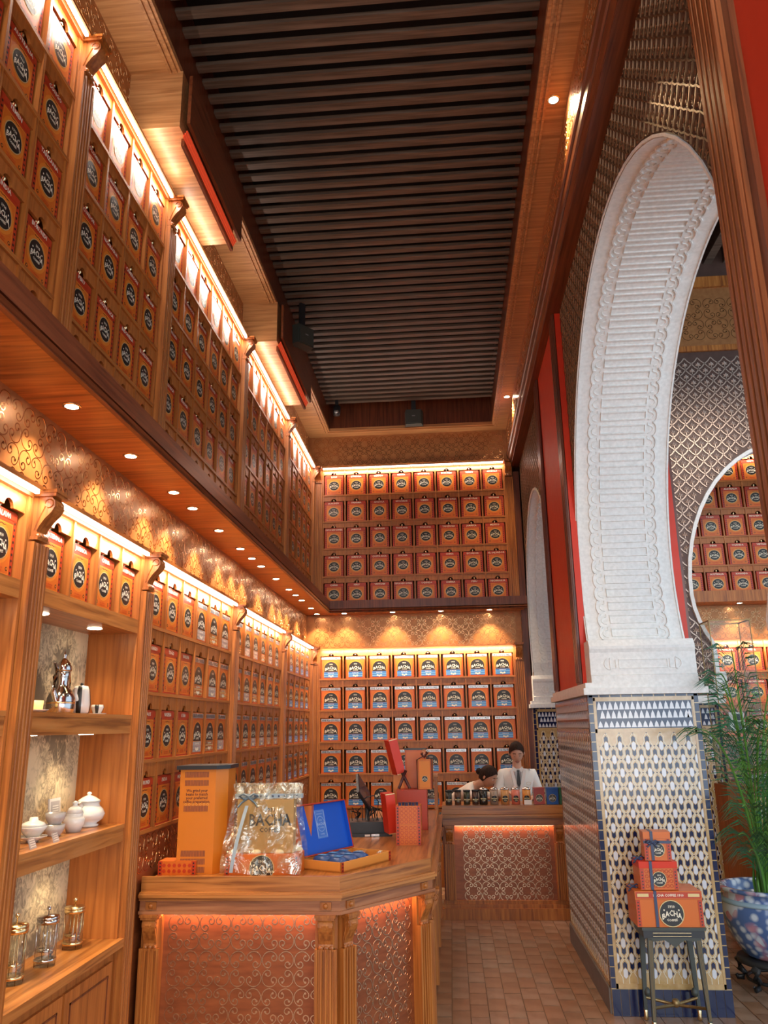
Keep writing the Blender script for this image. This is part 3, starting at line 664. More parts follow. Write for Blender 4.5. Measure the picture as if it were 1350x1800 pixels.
# ------------------------------------------------------------ shelving
_VAL = {}
def valance(w, h):
    k = (round(w, 3), round(h, 3))
    if k not in _VAL:
        r = .034; n = 10; pts = [(-w / 2, 0)] + [(-r * math.cos(PI * i / n), r * math.sin(PI * i / n)) for i in range(n + 1)] + [(w / 2, 0), (w / 2, h), (-w / 2, h)]
        _VAL[k] = MB().prism(pts, 0, .014, 'y').mesh('valance', ['panelwood'])
    return _VAL[k]
def corbel_mesh():
    b = MB(); pts = [(0, 0), (-.018, 0), (-.028, .012), (-.022, .026), (-.030, .045), (-.050, .075), (-.078, .105), (-.092, .130), (-.090, .155), (-.074, .172), (0, .172)]
    b.prism(pts, -.036, .036, 'x'); b.prism([(-.016, 0), (-.026, .012), (-.022, .026), (-.034, .05), (-.06, .085), (-.086, .118), (-.096, .14), (-.08, .165), (0, .165), (0, 0)], -.018, .018, 'x')
    for s in (-1, 1):
        b.lathe([(0, 0), (.016, .0), (.018, .004), (0, .004)], 10, (0, 0, 0)) if False else None
        m = [(s * .037, -.066 + .018 * math.cos(a * PI / 5), .142 + .018 * math.sin(a * PI / 5)) for a in range(10)]; b.quad(m if s > 0 else m[::-1])
        b.tube([(s * .036, -.066 + .018 * math.cos(a * PI / 5), .142 + .018 * math.sin(a * PI / 5)) for a in range(9)], .004, 4)
        b.tube([(s * .036, -.05, .13), (s * .036, -.025, .07), (s * .036, -.012, .03)], .004, 4)
    b.box(-.046, -.098, .172, .046, 0, .186); b.box(-.052, -.104, .186, .052, 0, .20); b.box(-.044, -.034, -.014, .044, 0, 0)
    for x in (-.026, 0, .026): b.ball((x, -.026, .006), .013)
    return b.mesh('corbel', ['wood'])
CORB = corbel_mesh(); _PIL = {}
def pilaster_mesh(w, h, d=.03):
    k = (round(w, 3), round(h, 3))
    if k not in _PIL:
        n = 4; pts = [(w / 2, 0), (-w / 2, 0), (-w / 2, -d)]; f = (w - .02) / n
        for i in range(n):
            x = -w / 2 + .01 + i * f; pts += [(x + f * .2, -d), (x + f * .3, -d + .009), (x + f * .7, -d + .009), (x + f * .8, -d)]
        pts += [(w / 2, -d)]; _PIL[k] = MB().prism(pts[::-1], 0, h, 'z').mesh('pilaster', ['wood'])
    return _PIL[k]
Zu = [5.15, 4.80, 4.435, 4.07, 3.70, 3.335]; Zl = [2.765, 2.40, 2.02, 1.645, 1.27, .89]
RAIL = .02; DIV = .018
def bay(kind, name_label, group, org, rz, W, n, Z, bottom, namer, styler, left_pil=True, right_pil=False, led=True, skip=lambda i, j: False, cap=None, pw=.12, bayname='', ledpower=3.7):
    """org = world position of the bay's left front corner at z 0; local x along, -y front, +y into the wall"""
    r = thing('shelf_cabinet', name_label, 'cabinet', org, rz, group)
    D = .25; p = W / n; nr = len(Z) - 1
    MB().box(0, D, Z[-1] - RAIL, W, D + .012, Z[0]).build('back_panel', ['panelwood'], r)
    top = MB(); top.box(0, -.008, Z[0] - .012, W, D, Z[0] + .015); top.build('top_board', ['woodx'], r)
    sh = MB().box(0, 0, -RAIL, W, D, 0).mesh('shelf', ['woodx'])
    for z in Z[1:]: inst(sh, 'shelf', r, (0, 0, z))
    dv = MB().box(-DIV / 2, .002, Z[-1], DIV / 2, D, Z[0] - .012).mesh('divider', ['wood'])
    for i in range(n + 1): inst(dv, 'divider', r, (min(max(i * p, DIV / 2), W - DIV / 2), 0, 0))
    for j in range(nr):
        hh = Z[j] - Z[j + 1]; zt = Z[j] - (RAIL if j else .012); vb = Z[j + 1] + TH + .004
        for i in range(n):
            inst(valance(p - DIV, zt - vb), 'valance', r, ((i + .5) * p, .012, vb))
    if led:
        MB().box(0.01, -.038, Z[0] + .000, W - .01, -.022, Z[0] + .012).build('light_strip', ['led'], r)
        MB().box(0, -.048, Z[0] + .014, W, .0, Z[0] + .034).build('cornice', ['woodx'], r)
        R = Matrix.Rotation(rz, 4, 'Z'); lc = Vector(org) + R @ Vector((W / 2, -.045, Z[0] - .02))
        area(lc, (math.radians(28), 0, rz), W - .02, .02, ledpower * W)
        if kind in 'ub' : area(Vector(org) + R @ Vector((W / 2, -.062, Z[0] + .02)), (math.radians(180 + 35), 0, rz), W - .02, .02, 1.3 * W)
    H = Z[0] - Z[-1] + RAIL
    for on, x in ((left_pil, -pw / 2), (right_pil, W + pw / 2)):
        if not on: continue
        zb = Z[-1] - RAIL if bottom is None else bottom
        q = inst(pilaster_mesh(pw, Z[0] - .20 - zb, .03), 'pilaster', r, (x, 0, zb)); MB().box(x - pw / 2, 0, zb, x + pw / 2, D, Z[0] + .034).build('pilaster_core', ['wood'], r)
        cb = inst(CORB, 'corbel', r, (x, 0, Z[0] - .175)); cb.scale = (1.1, 1, 1)
    # tins
    R = Matrix.Rotation(rz, 4, 'Z'); gx = min(1.08, (p - .030) / .252)
    k = 0
    for j in range(nr):
        for i in range(n):
            if skip(i, j): continue
            nm = namer(i, j); st = styler(i, j)
            c = Vector(org) + R @ Vector(((i + .5) * p + random.uniform(-.004, .004), .014 + random.uniform(0, .010), 0)); 
            rn = ['top', 'second', 'third', 'fourth', 'fifth'][j] if j < nr - 1 or nr < 3 else 'lowest'
            if st == 'A': lb = f"orange {nm} coffee tin, {rn} row, {ORD[i]} tin along {bayname}"
            else: lb = f"{dict(B='blue', C='silver', D='gold')[st]} banded flavoured coffee tin, {rn} row, {ORD[i]} tin along {bayname}"
            tin(nm if st == 'A' else 'FINE FLAVOURED', st, c.x, c.y, Z[j + 1] + .0003, rz, gx, lb, 'coffee tins in ' + bayname)
    return r
def nm_from(seed, table=None):
    rr = random.Random(seed); L = NAMES[:]; rr.shuffle(L)
    def f(i, j):
        if table and (i, j) in table: return table[(i, j)]
        return L[(j * 9 + i * 2 + j) % len(L)]
    return f
RZ = PI / 2
allA = lambda i, j: 'A'
# left wall, upper tier (bays run away from the camera)
UB = [(1.92, 1.14, 4), (3.18, 1.13, 4), (4.43, 1.81, 6), (6.36, 1.80, 6), (8.28, 1.60, 5)]
tabs = [{(3, 1): 'CONGO', (2, 0): 'KENYA', (3, 2): 'TANZANIA', (3, 3): 'BURUNDI', (2, 1): 'AUSTRALIA', (2, 2): 'YEMEN', (2, 3): 'INDIA', (1, 2): 'MALAWI'},
        {(0, 0): 'TIMOR', (0, 1): 'COLOMBIA', (0, 2): 'ECUADOR', (0, 3): 'PERU', (1, 1): 'GUATEMALA', (1, 2): 'NICARAGUA', (1, 3): 'COSTA RICA', (2, 1): 'CUBA', (2, 2): 'CAMEROON', (2, 3): 'INDONESIA', (3, 1): 'INDIA', (3, 2): 'VIETNAM', (3, 3): 'EL SALVADOR'},
        {}, {}, {}]
UN = ['first upper bay', 'second upper bay', 'third upper bay', 'fourth upper bay', 'fifth upper bay']
for k, (y0, W, n) in enumerate(UB):
    bay('u', f'tall oak pigeonhole cabinet of coffee tins, {ORD[k]} bay of the upper side wall', 'upper side wall cabinets', (XL, y0, 0), RZ, W, n, Zu, 3.337, nm_from(k, tabs[k]), allA,
        led=True, bayname=f'{ORD[k]} upper side bay', right_pil=(k == 4), skip=(lambda i, j: j == 4) if k < 2 else (lambda i, j: False), pw=.12)
# left wall, lower tier
LBY = [(4.43, 1.81, 6), (6.36, 1.80, 6), (8.28, 1.60, 5)]
ltab = [{(0, 0): 'CAMEROON', (1, 0): 'PARAGUAY', (2, 0): 'TOGO', (0, 1): 'CONGO', (1, 1): 'TOGO', (2, 1): 'BOLIVIA', (0, 2): 'LAOS', (1, 2): 'NIGERIA', (2, 2): 'CUBA', (0, 3): 'BURUNDI', (1, 3): 'INDIA'}, {}, {}]
sty = [lambda i, j: 'A' if i < 3 else ('C' if (i + j) % 2 else 'D'), lambda i, j: 'C' if (i + j) % 3 else 'D', lambda i, j: 'B']
for k, (y0, W, n) in enumerate(LBY):
    cb = bay('l', f'oak pigeonhole cabinet of coffee tins behind the front counter, {ORD[k]} lower bay', 'lower side wall cabinets', (XL, y0, 0), RZ, W, n, Zl[:5], .06, nm_from(20 + k, ltab[k]), sty[k],
        bayname=f'{ORD[k]} lower side bay', right_pil=(k == 2), skip=(lambda i, j: False), left_pil=(k > 0))
    # scroll panel and base below the tins
    MB().box(0, .02, .06, W, .05, Zl[4] - RAIL).build('lower_panel', ['cpanel'], cb)
    for i in range(int(W / .197)): 
        inst(ROS, 'scroll_inlay', cb, (.1 + (i + .5) * .197 - .09, .02, 1.14))
# end wall
bay('b', 'oak pigeonhole cabinet of orange tins high on the end wall', 'end wall cabinets', (-1.60, YB, 0), 0, 2.41, 8, Zu, 3.337, nm_from(40, {(1, 4): 'PERU', (2, 4): 'VIETNAM', (3, 4): 'PAPUA NEW GUINEA', (4, 4): 'UGANDA', (5, 4): 'ZAMBIA', (6, 4): 'PERU', (7, 4): 'NICARAGUA', (1, 2): 'JAMAICA', (3, 2): 'THAILAND', (4, 2): 'ETHIOPIA', (5, 2): 'TANZANIA', (7, 2): 'MEXICO', (4, 3): 'KENYA', (6, 3): 'ECUADOR', (7, 3): 'EL SALVADOR', (4, 1): 'YEMEN', (3, 1): 'MYANMAR', (1, 1): 'PANAMA'}), allA,
    right_pil=True, bayname='the upper end wall', pw=.11)
bay('b', 'oak pigeonhole cabinet of blue banded tins low on the end wall', 'end wall cabinets', (-1.63, YB, 0), 0, 2.44, 8, Zl, .06, nm_from(41), lambda i, j: 'B', led=False, right_pil=True, bayname='the lower end wall', pw=.115)
area((-.4, 9.93, 2.745), (math.radians(28), 0, 0), 2.4, .02, 13)
MB().box(-1.63, 10.02, 0.0, .81, 10.3, .86).build('trim_5', ['panelwood'], kind='structure')
MB().box(.925, 9.98, 0, 1.0, 10.32, 5.02).build('trim_6', ['darkwood'], kind='structure')
# other room shelves
bay('f', 'oak pigeonhole cabinet of orange tins seen high through the far arch', 'far room cabinets', (2.62, YB, 0), 0, 2.10, 7, Zu, 3.337, nm_from(50, {(1, 3): 'VIETNAM', (1, 4): 'NEPAL', (2, 4): 'AUSTRALIA', (3, 4): 'RWANDA', (2, 3): 'INDIA', (3, 3): 'UGANDA'}), allA, left_pil=False, bayname='the upper far room shelves', skip=lambda i, j: i > 5)
MB().box(1.75, 9.73, 3.20, 7.4, 10.3, 3.335).build('trim_7', ['wood'], kind='structure')
fwb = MB().box(1.75, YW, 2.78, 7.4, 10.33, 3.2).build('wall_far', ['copper'], kind='structure')
rosettes(fwb, 2.4, 5.0, 2.78, 3.19, lambda u, v: (u, YW, v), 0)
bay('f', 'oak pigeonhole cabinet of orange tins seen low through the far arch', 'far room cabinets', (2.62, YB, 0), 0, 2.10, 7, Zl, .06, nm_from(51), allA, led=False, left_pil=False, bayname='the lower far room shelves', skip=lambda i, j: i > 4 or j > 2)
area((3.6, 9.93, 2.745), (math.radians(28), 0, 0), 2.0, .02, 12)

# ------------------------------------------------------------ display bay on the side wall (nearer the camera)
def display_bay(y0, W, n, names, label, full=True):
    r = thing('display_cabinet', label, 'cabinet', (XL, y0, 0), RZ, 'display cabinets')
    D = .28; p = W / n
    MB().box(0, D, .06, W, D + .012, Zl[1]).build('wallpaper_back', ['toile'], r)
    MB().box(0, D - .03, Zl[1] - .05, W, D + .012, Zl[0]).build('back_panel', ['panelwood'], r)
    for x in (.009, W - .009): MB().box(x - .009, .0, .06, x + .009, D, Zl[0]).build('side_panel', ['panelwood'], r)
    MB().box(0, -.008, Zl[0] - .012, W, D, Zl[0] + .015).build('top_board', ['woodx'], r)
    MB().box(.018, 0, Zl[1] - .075, W - .018, D, Zl[1]).build('shelf', ['counter'], r)
    for z, th in ((1.885, .095), (1.335, .085)):
        s_ = MB(); s_.box(.018, 0, z - .02, W - .018, D, z); s_.box(.018, .004, z - th, W - .018, .03, z - .02); s_.build('shelf', ['counter'], r)
    MB().box(.0, -.03, .752, W, D, .79).build('cupboard_top', ['counter'], r)
    cb = MB(); cb.box(.02, .012, .06, W - .02, .03, .752); cb.build('cupboard_front', ['panelwood'], r)
    for i in range(2):
        x0 = .04 + i * (W - .08) / 2; x1 = x0 + (W - .08) / 2 - .02; d = MB()
        d.box(x0, -.004, .10, x1, .012, .70); d = d.build('door', ['panelwood'], r)
        f = MB()
        for a in ((x0 + .05, .15, x0 + .058, .65), (x1 - .058, .15, x1 - .05, .65), (x0 + .05, .642, x1 - .05, .65), (x0 + .05, .15, x1 - .05, .158)): f.box(a[0], -.008, a[1], a[2], -.003, a[3])
        f.build('door_moulding', ['darkwood'], d)
    for i in range(1, n): MB().box(i * p - .009, .002, Zl[1], i * p + .009, D, Zl[0] - .012).build('divider', ['wood'], r)
    for i in range(n): inst(valance(p - DIV, Zl[0] - .012 - (Zl[1] + TH + .004)), 'valance', r, ((i + .5) * p, .012, Zl[1] + TH + .004))
    MB().box(0.01, -.038, Zl[0] + .000, W - .01, -.022, Zl[0] + .012).build('light_strip', ['led'], r); MB().box(0, -.048, Zl[0] + .014, W, 0, Zl[0] + .034).build('cornice', ['woodx'], r)
    area((XL + .045, y0 + W / 2, Zl[0] - .02), (math.radians(28), 0, RZ), W, .02, 4.2 * W)
    pw = .125
    for x in ((-pw / 2, W + pw / 2) if full else ()):
        MB().box(x - pw / 2, 0, 0.0, x + pw / 2, D, Zl[0] + .034).build('pilaster_core', ['wood'], r); inst(pilaster_mesh(pw, Zl[0] - .20 - .06), 'pilaster', r, (x, 0, .06)); cb = inst(CORB, 'corbel', r, (x, 0, Zl[0] - .175)); cb.scale = (1.15, 1, 1)
    for (u, z) in ((.28, Zl[1] - .076), (.85, Zl[1] - .076), (.28, 1.79), (.85, 1.79), (.28, 1.249), (.85, 1.249)):
        MB().lathe([(0, 0), (.03, .0), (.032, -.003), (.036, -.002), (.038, .001)], 16).build('downlight', ['lamp'], r, loc=(u, .13, z))
        spot((XL - .13, y0 + u, z - .02), 5.5, 110, (1, .80, .52), (0, 0, 0), .8)
    gx = (p - .035) / .252
    for i in range(n):
        if names[i]: tin(names[i], 'A', XL - .035, y0 + (i + .5) * p, Zl[1] + .0003, RZ, gx, f"orange {names[i]} coffee tin, {ORD[i]} in the row above the {'tea ware' if full else 'closer'} display shelves", 'coffee tins above the display shelves')
    return r
display_bay(3.18, 1.125, 4, ['GUATEMALA', 'JAMAICA', 'CHINA', 'PAPUA NEW GUINEA'], 'open oak display shelves of tea ware lined with toile wallpaper')
display_bay(1.93, 1.12, 4, ['KENYA', 'CUBA', 'YEMEN', 'MALAWI'], 'oak display shelves cut by the picture edge beside the MALAWI tin', False)

# ------------------------------------------------------------ things on the display shelves
ZS1, ZS2, ZS3 = 1.8855, 1.3355, .7905
XS = -1.87
def lathe_thing(name, label, cat, prof, loc, mat, part='body', seg=24, rz=0):
    r = thing(name, label, cat, loc, rz); MB().lathe(prof, seg).build(part, [mat], r, True); return r
r = lathe_thing('coffee_pot', 'tall engraved silver coffee pot with spire lid on the upper display shelf', 'coffee pot',
    [(.0, 0), (.058, 0), (.062, .01), (.066, .04), (.064, .075), (.05, .105), (.032, .125), (.026, .145), (.030, .175), (.036, .20)], (XS, 3.77, ZS1), 'steel')
MB().lathe([(.038, .2), (.040, .21), (.036, .225), (.030, .24), (.014, .258), (.008, .27), (.012, .277), (.004, .287), (0, .31)], 20).build('lid', ['steel'], r, True)
MB().tube([(0, -.05, .06), (0, -.085, .10), (0, -.075, .17), (0, -.066, .21), (0, -.090, .235)], [.016, .014, .012, .011, .006], 8).build('spout', ['steel'], r, True)
MB().tube([(0, .035, .205), (0, .065, .20), (0, .082, .15), (0, .075, .09), (0, .055, .055)], .005, 6).build('handle', ['steel'], r, True)
MB().lathe([(.0665, .048), (.0675, .052), (.0665, .056)], 24).build('engraved_band', ['brass'], r, True)
r = thing('candle_dish', 'glowing yellow glass candle cup on a white saucer', 'candle', (XS, 3.525, ZS1))
MB().lathe([(0, 0), (.03, 0), (.060, .012), (.062, .015), (.03, .008), (0, .006)], 24).build('saucer', ['white'], r, True)
MB().lathe([(.0, .008), (.036, .009), (.038, .055), (.034, .055), (.033, .014), (0, .013)], 24).build('cup', [plain('frosted_yellow_glass', (.9, .75, .35), .3, emit=((1, .62, .15), .6))], r, True)
MB().lathe([(0, .014), (.03, .014), (.03, .04), (0, .042)], 16).build('candle', [plain('lit_wax', (1, .8, .3), .5, emit=((1, .6, .12), 2.5))], r, True)
r = thing('teapot', 'white teapot with wavy black stripes on the upper display shelf', 'teapot', (XS, 3.98, ZS1))
body = MB(); seg = 24; pr = [(.0, 0), (.036, 0), (.046, .012), (.050, .05), (.046, .09), (.042, .12), (.034, .14), (0, .146)]; body.lathe(pr, seg, (0, 0, 0)); 
body.m = [1 if ((i // (len(pr) - 1)) % 6) in (0, 1) else 0 for i in range(seg * (len(pr) - 1))] + [0] * (len(body.f) - seg * (len(pr) - 1)); body.build('body', ['white', 'blk'], r, True)
MB().ball((0, 0, .150), .008).build('lid_knob', ['blk'], r, True); MB().tube([(0, .038, .125), (0, .068, .11), (0, .066, .05), (0, .046, .03)], .006, 6).build('handle', ['white'], r, True); MB().tube([(0, -.044, .07), (0, -.064, .10), (0, -.068, .13)], [.012, .009, .006], 8).build('spout', ['white'], r, True)
r = thing('cup', 'small black and white striped cup on its saucer beside the striped teapot', 'cup', (XS + .02, 4.14, ZS1))
b = MB(); pr = [(0, .006), (.02, .006), (.034, .04), (.030, .052), (.027, .052), (.018, .012), (0, .01)]; b.lathe(pr, 20); b.m = [1 if ((i // 6) % 5) < 2 else 0 for i in range(len(b.m))]; b.build('bowl', ['white', 'blk'], r, True)
MB().lathe([(0, 0), (.03, .0), (.05, .008), (.03, .005), (0, .005)], 20).build('saucer', ['white'], r, True); MB().tube([(0, .03, .045), (0, .048, .036), (0, .028, .016)], .004, 6).build('handle', ['white'], r, True)
r = lathe_thing('cup', 'plain white cup half hidden by the fluted pilaster, upper display shelf', 'cup', [(0, 0), (.025, 0), (.042, .03), (.046, .075), (.042, .075), (.036, .03), (0, .006)], (XS, 3.36, ZS1), 'white', 'bowl')
MB().tube([(0, .043, .06), (0, .062, .045), (0, .04, .02)], .004, 6).build('handle', ['white'], r, True)
# middle shelf
r = lathe_thing('teapot', 'large white porcelain teapot with domed lid on the middle display shelf', 'teapot', [(0, 0), (.045, 0), (.047, .012), (.036, .018), (.062, .045), (.070, .075), (.060, .105), (.046, .125), (.044, .142), (.048, .15)], (XS, 4.17, ZS2), 'white'); r.scale = (1.2, 1.2, .80)
MB().lathe([(.050, .15), (.044, .160), (.026, .178), (.012, .186), (.006, .190), (.011, .197), (.008, .206), (0, .21)], 24).build('lid', ['white'], r, True)
MB().tube([(0, -.058, .05), (0, -.085, .09), (0, -.072, .135), (0, -.088, .155)], [.018, .015, .012, .008], 8).build('spout', ['white'], r, True); MB().tube([(0, .046, .14), (0, .075, .15), (0, .090, .12), (0, .066, .075)], .006, 6).build('handle', ['white'], r, True)
r = lathe_thing('sugar_bowl', 'squat white lidded sugar bowl beside the large teapot', 'sugar bowl', [(0, 0), (.034, 0), (.050, .035), (.054, .060), (.046, .068), (.040, .078), (.042, .084)], (XS + .03, 3.955, ZS2), 'white', seg=8)
MB().lathe([(.043, .084), (.030, .110), (.014, .118), (.010, .124), (.016, .134), (0, .142)], 8).build('lid', ['white'], r, True)
for k, (nm_, z) in enumerate((('cup', 0), ('cup', .052))):
    r = thing('cup', f"grey porcelain cup, {'lower' if k == 0 else 'upper'} one of the stacked pair on the middle shelf", 'cup', (XS + .01, 3.80, ZS2 + z), 0, 'stacked grey cups')
    MB().lathe([(0, 0), (.028, 0), (.030, .006), (.043, .025), (.046, .051), (.042, .051), (.03, .01), (0, .008)], 20).build('bowl', ['greypc'], r, True); MB().tube([(0, .043, .043), (0, .064, .035), (0, .04, .015)], .004, 6).build('handle', ['greypc'], r, True)
r = thing('gaiwan', 'white lidded tea bowl on a raised saucer, middle display shelf', 'tea bowl', (XS + .01, 3.60, ZS2))
MB().lathe([(0, 0), (.025, 0), (.026, .008), (.062, .022), (.064, .026), (.03, .014), (0, .012)], 24).build('saucer', ['white'], r, True); MB().lathe([(.0, .016), (.024, .018), (.050, .048), (.062, .066), (.058, .066), (.02, .024), (0, .022)], 24).build('bowl', ['white'], r, True)
MB().lathe([(.058, .066), (.045, .080), (.020, .090), (.018, .102), (.016, .104), (0, .100)], 24).build('lid', ['white'], r, True)
r = lathe_thing('milk_jug', 'white jug with a looped handle cut off by the picture edge, middle shelf', 'jug', [(0, 0), (.038, 0), (.048, .04), (.036, .09), (.034, .12), (.042, .135), (.038, .135), (.03, .1), (0, .01)], (XS + .02, 3.37, ZS2), 'white')
MB().tube([(0, .032, .13), (0, .068, .125), (0, .066, .08), (0, .040, .04)], .007, 6).build('handle', ['white'], r, True)
r = thing('framed_card', 'small grey printed card in a white frame behind the sugar bowl', 'card', (-1.93, 3.95, ZS2), RZ)
MB().box(-.055, 0, 0, .055, .008, .155).build('frame', ['white'], r, rot=(-.08, 0, 0)); b = MB(); b.rect(-.045, .012, .045, .142, -.001, 0)
for i in range(9): b.rect(-.03, .03 + i * .011, .03, .034 + i * .011, -.002, 1)
b.build('printed_sheet', ['greypc', 'white'], r, rot=(-.08, 0, 0))
for k, (yy, lb) in enumerate(((3.60, 'clear acrylic price card standing before the lidded tea bowl'), (3.40, 'clear acrylic price card standing before the white jug'))):
    r = thing('price_card', lb, 'price card', (XL - .025, yy, ZS2), RZ + .1, 'price cards'); b = MB().box(-.032, 0, 0, .032, .003, .042); b.build('holder', ['greypc'], r, rot=(-.35, 0, 0))
    b = MB()
    for i in range(4): b.rect(-.026, .008 + i * .009, .026, .012 + i * .009, -.001, 0)
    b.build('print', ['white'], r, rot=(-.35, 0, 0))
# french presses
def french_press(y, h, metal, label, x=XS):
    r = thing('french_press', label, 'french press', (x, y, ZS3), 0, 'french presses')
    MB().lathe([(0, .001), (.045, .001), (.046, .02), (.044, h * .8), (.0425, h * .8), (.0435, .012), (0, .010)], 24).build('glass_beaker', ['glass'], r, True)
    b = MB()
    for k in range(8): a = k * PI / 4; b.box(.046 * math.cos(a) - .0015, .046 * math.sin(a) - .0015, .0, .046 * math.cos(a) + .0015, .046 * math.sin(a) + .0015, h * .82) if k % 2 else None
    b.lathe([(.046, .02), (.049, .021), (.049, .03), (.046, .031)], 24); b.lathe([(.045, h * .74), (.049, h * .74), (.049, h * .82), (.045, h * .82)], 24); b.build('metal_cage', [metal], r, True)
    MB().lathe([(.046, h * .82), (.050, h * .83), (.046, h * .87), (.012, h * .90), (0, h * .90)], 24).build('lid', [metal], r, True)
    MB().tube([(0, 0, h * .25), (0, 0, h * .97)], .0025, 6).ball((0, 0, h), .010).lathe([(0, h * .26), (.040, h * .26), (.040, h * .29), (0, h * .29)], 20).build('plunger', [metal], r, True)
    MB().tube([(0, .046, h * .72), (0, .078, h * .72), (0, .082, h * .45), (0, .078, h * .18), (0, .047, h * .14)], .006, 6).build('handle', [metal], r, True)
french_press(3.56, .26, 'brass', 'tall french press with brass fittings, the one closest to the camera')
french_press(3.82, .235, 'steel', 'french press with chrome fittings between the two brass ones', XS + .01)
french_press(4.11, .215, 'brass', 'small french press with gold fittings beside the cabinet side')

# ------------------------------------------------------------ downlights
def downlight(x, y, z, label, group, power=14, angle=80, tgt=None):
    r = thing('downlight', label, 'downlight', (x, y, z), 0, group)
    MB().lathe([(.026, -.001), (.030, -.004), (.040, -.003), (.042, .0)], 18).build('trim_ring', ['brass'], r, True); MB().lathe([(0, -.0036), (.030, -.0036)], 18).build('lens', ['lamp'], r)
    rot = (0, 0, 0)
    if tgt: rot = Vector((tgt[0] - x, tgt[1] - y, tgt[2] - z)).to_track_quat('-Z', 'Y').to_euler()
    spot((x, y, z - .02), power * (K_SOFF if z < 5 else 1), angle, (1, .70, .36), rot)
ys = [2.2, 3.14]
for px, py in ((228, 801), (305, 865), (338, 893), (385, 932), (422, 964), (442, 981), (458, 995), (484, 1017), (505, 1036), (516, 1046), (527, 1055), (543, 1069)):
    ys.append(onZ(px, py, 3.2).y)
for k, y in enumerate(ys):
    if y > 9.7: continue
    downlight(-1.63, y, 3.199, f"small round downlight in the side wall soffit, {['zeroth', *ORD, 'tenth', 'eleventh', 'twelfth', 'thirteenth', 'fourteenth'][k]} counted from the camera" if k else 'small round downlight in the side wall soffit above the cut off display shelves', 'soffit downlights over the side wall', 16, 84, (-1.80, y, 2.5))
for k, px in enumerate((557, 605, 690, 775, 861)):
    downlight(onY(px, 1080, 9.88).x, 9.88, 3.199, f"small round downlight in the end wall soffit, {ORD[k]} from the corner", 'soffit downlights over the end wall', 14, 84, (onY(px, 1080, 9.88).x, 10.08, 2.5))
for px, py, lb in ((973, 175, 'bright round downlight in the oak ceiling border above the big arch'), (891, 697, 'bright round downlight in the oak ceiling border near the end wall')):
    q = onZ(px, py, CEIL); downlight(q.x, q.y, CEIL - .001, lb, 'ceiling border downlights', 60, 110)
for k, x in enumerate((3.0, 3.55, 4.1)): downlight(x, 9.88, 3.199, f"small round downlight over the far room shelves, {ORD[k]} along", 'far room soffit downlights', 14, 84, (x, 10.08, 2.5))

# ------------------------------------------------------------ counters
Pc = [(-1.72, 4.58), (-.626, 4.58), (-.153, 5.20), (-.153, 8.40)]
def off(P, d):
    """offset an open polyline; d > 0 moves to its right-hand side (outwards)"""
    o = []
    for i, p in enumerate(P):
        ds = []
        if i: a = Vector((p[0] - P[i-1][0], p[1] - P[i-1][1])).normalized(); ds.append(a)
        if i < len(P) - 1: a = Vector((P[i+1][0] - p[0], P[i+1][1] - p[1])).normalized(); ds.append(a)
        ns = [Vector((a.y, -a.x)) for a in ds]; n = sum(ns, Vector((0, 0))).normalized(); k = d / max(.3, n.dot(ns[0])); o.append((p[0] + n.x * k, p[1] + n.y * k))
    return o
def strips(P, bands, name, mats, parent):
    """one mesh per straight run, in the run's own frame so the grain follows it; bands = (d0, d1, z0, z1)"""
    for i in range(len(P) - 1):
        a = Vector(P[i]); d = (Vector(P[i + 1]) - a).normalized(); n = Vector((d.y, -d.x)); b = MB()
        for d0, d1, z0, z1 in bands:
            A, B = off(P, d0), off(P, d1); q = [A[i], A[i+1], B[i+1], B[i]]
            b.prism([((Vector(p) - a).dot(d), -(Vector(p) - a).dot(n)) for p in q], z0, z1, 'z')
        b.build(name, mats, parent, loc=(a.x, a.y, 0), rot=math.atan2(d.y, d.x))
def corbels_on(r, p, ang, z, h, w=.10, sc=1.0):
    """short scroll bracket and fluted pilaster on a counter face; ang = direction of local x"""
    q = inst(pilaster_mesh(w, h - .17, .028), 'pilaster', r, (p[0], p[1], z - h), ang)
    b = MB().box(-w / 2, -.0, -h, w / 2, .06, 0).build('pilaster_core', ['wood'], r, loc=(p[0], p[1], z), rot=ang)
    c = inst(CORB, 'corbel', r, (p[0], p[1], z - .17), ang); c.scale = (w / .112, .62, .85)
c1 = thing('front_counter', 'oak service counter with scroll panels, angled towards the camera', 'counter', (0, 0, 0), 0, 'service counters')
strips(Pc, [(0, -.022, .955, 1.03)], 'edge_board', ['counter'], c1)
strips(Pc, [(.036, -.02, .930, .946), (.026, -.02, .946, .955), (.024, -.02, .914, .930)], 'nosing', ['counter'], c1)
strips(Pc, [(.006, -.03, .862, .914), (.022, -.03, .846, .862)], 'frieze_board', ['panelwoodx'], c1)
strips(Pc, [(-.055, -.075, .05, .846)], 'panelling', ['cpanel'], c1)
strips(Pc, [(-.02, -.075, .0, .10)], 'plinth', ['woodx'], c1)
wt = [(-1.72, 4.60), (-.637, 4.60), (-.177, 5.21), (-.177, 8.36), (-.80, 8.36), (-.80, 5.52), (-.97, 5.30), (-1.72, 5.30)]
MB().prism(wt, .955, 1.0, 'z').build('worktop', ['countery'], c1)
b = MB(); b.box(-1.72, 5.26, 0, -.98, 5.29, .955); b.box(-.79, 5.55, 0, -.77, 8.36, .955); b.build('back_panel', ['panelwood'], c1)
dg = Vector((Pc[2][0] - Pc[1][0], Pc[2][1] - Pc[1][1])).normalized(); an = math.atan2(dg.y, dg.x); nr_ = Vector((dg.y, -dg.x))
corbels_on(c1, (-1.655, 4.60), 0, .846, .80, .11); corbels_on(c1, (-.70, 4.60), 0, .846, .80, .12)
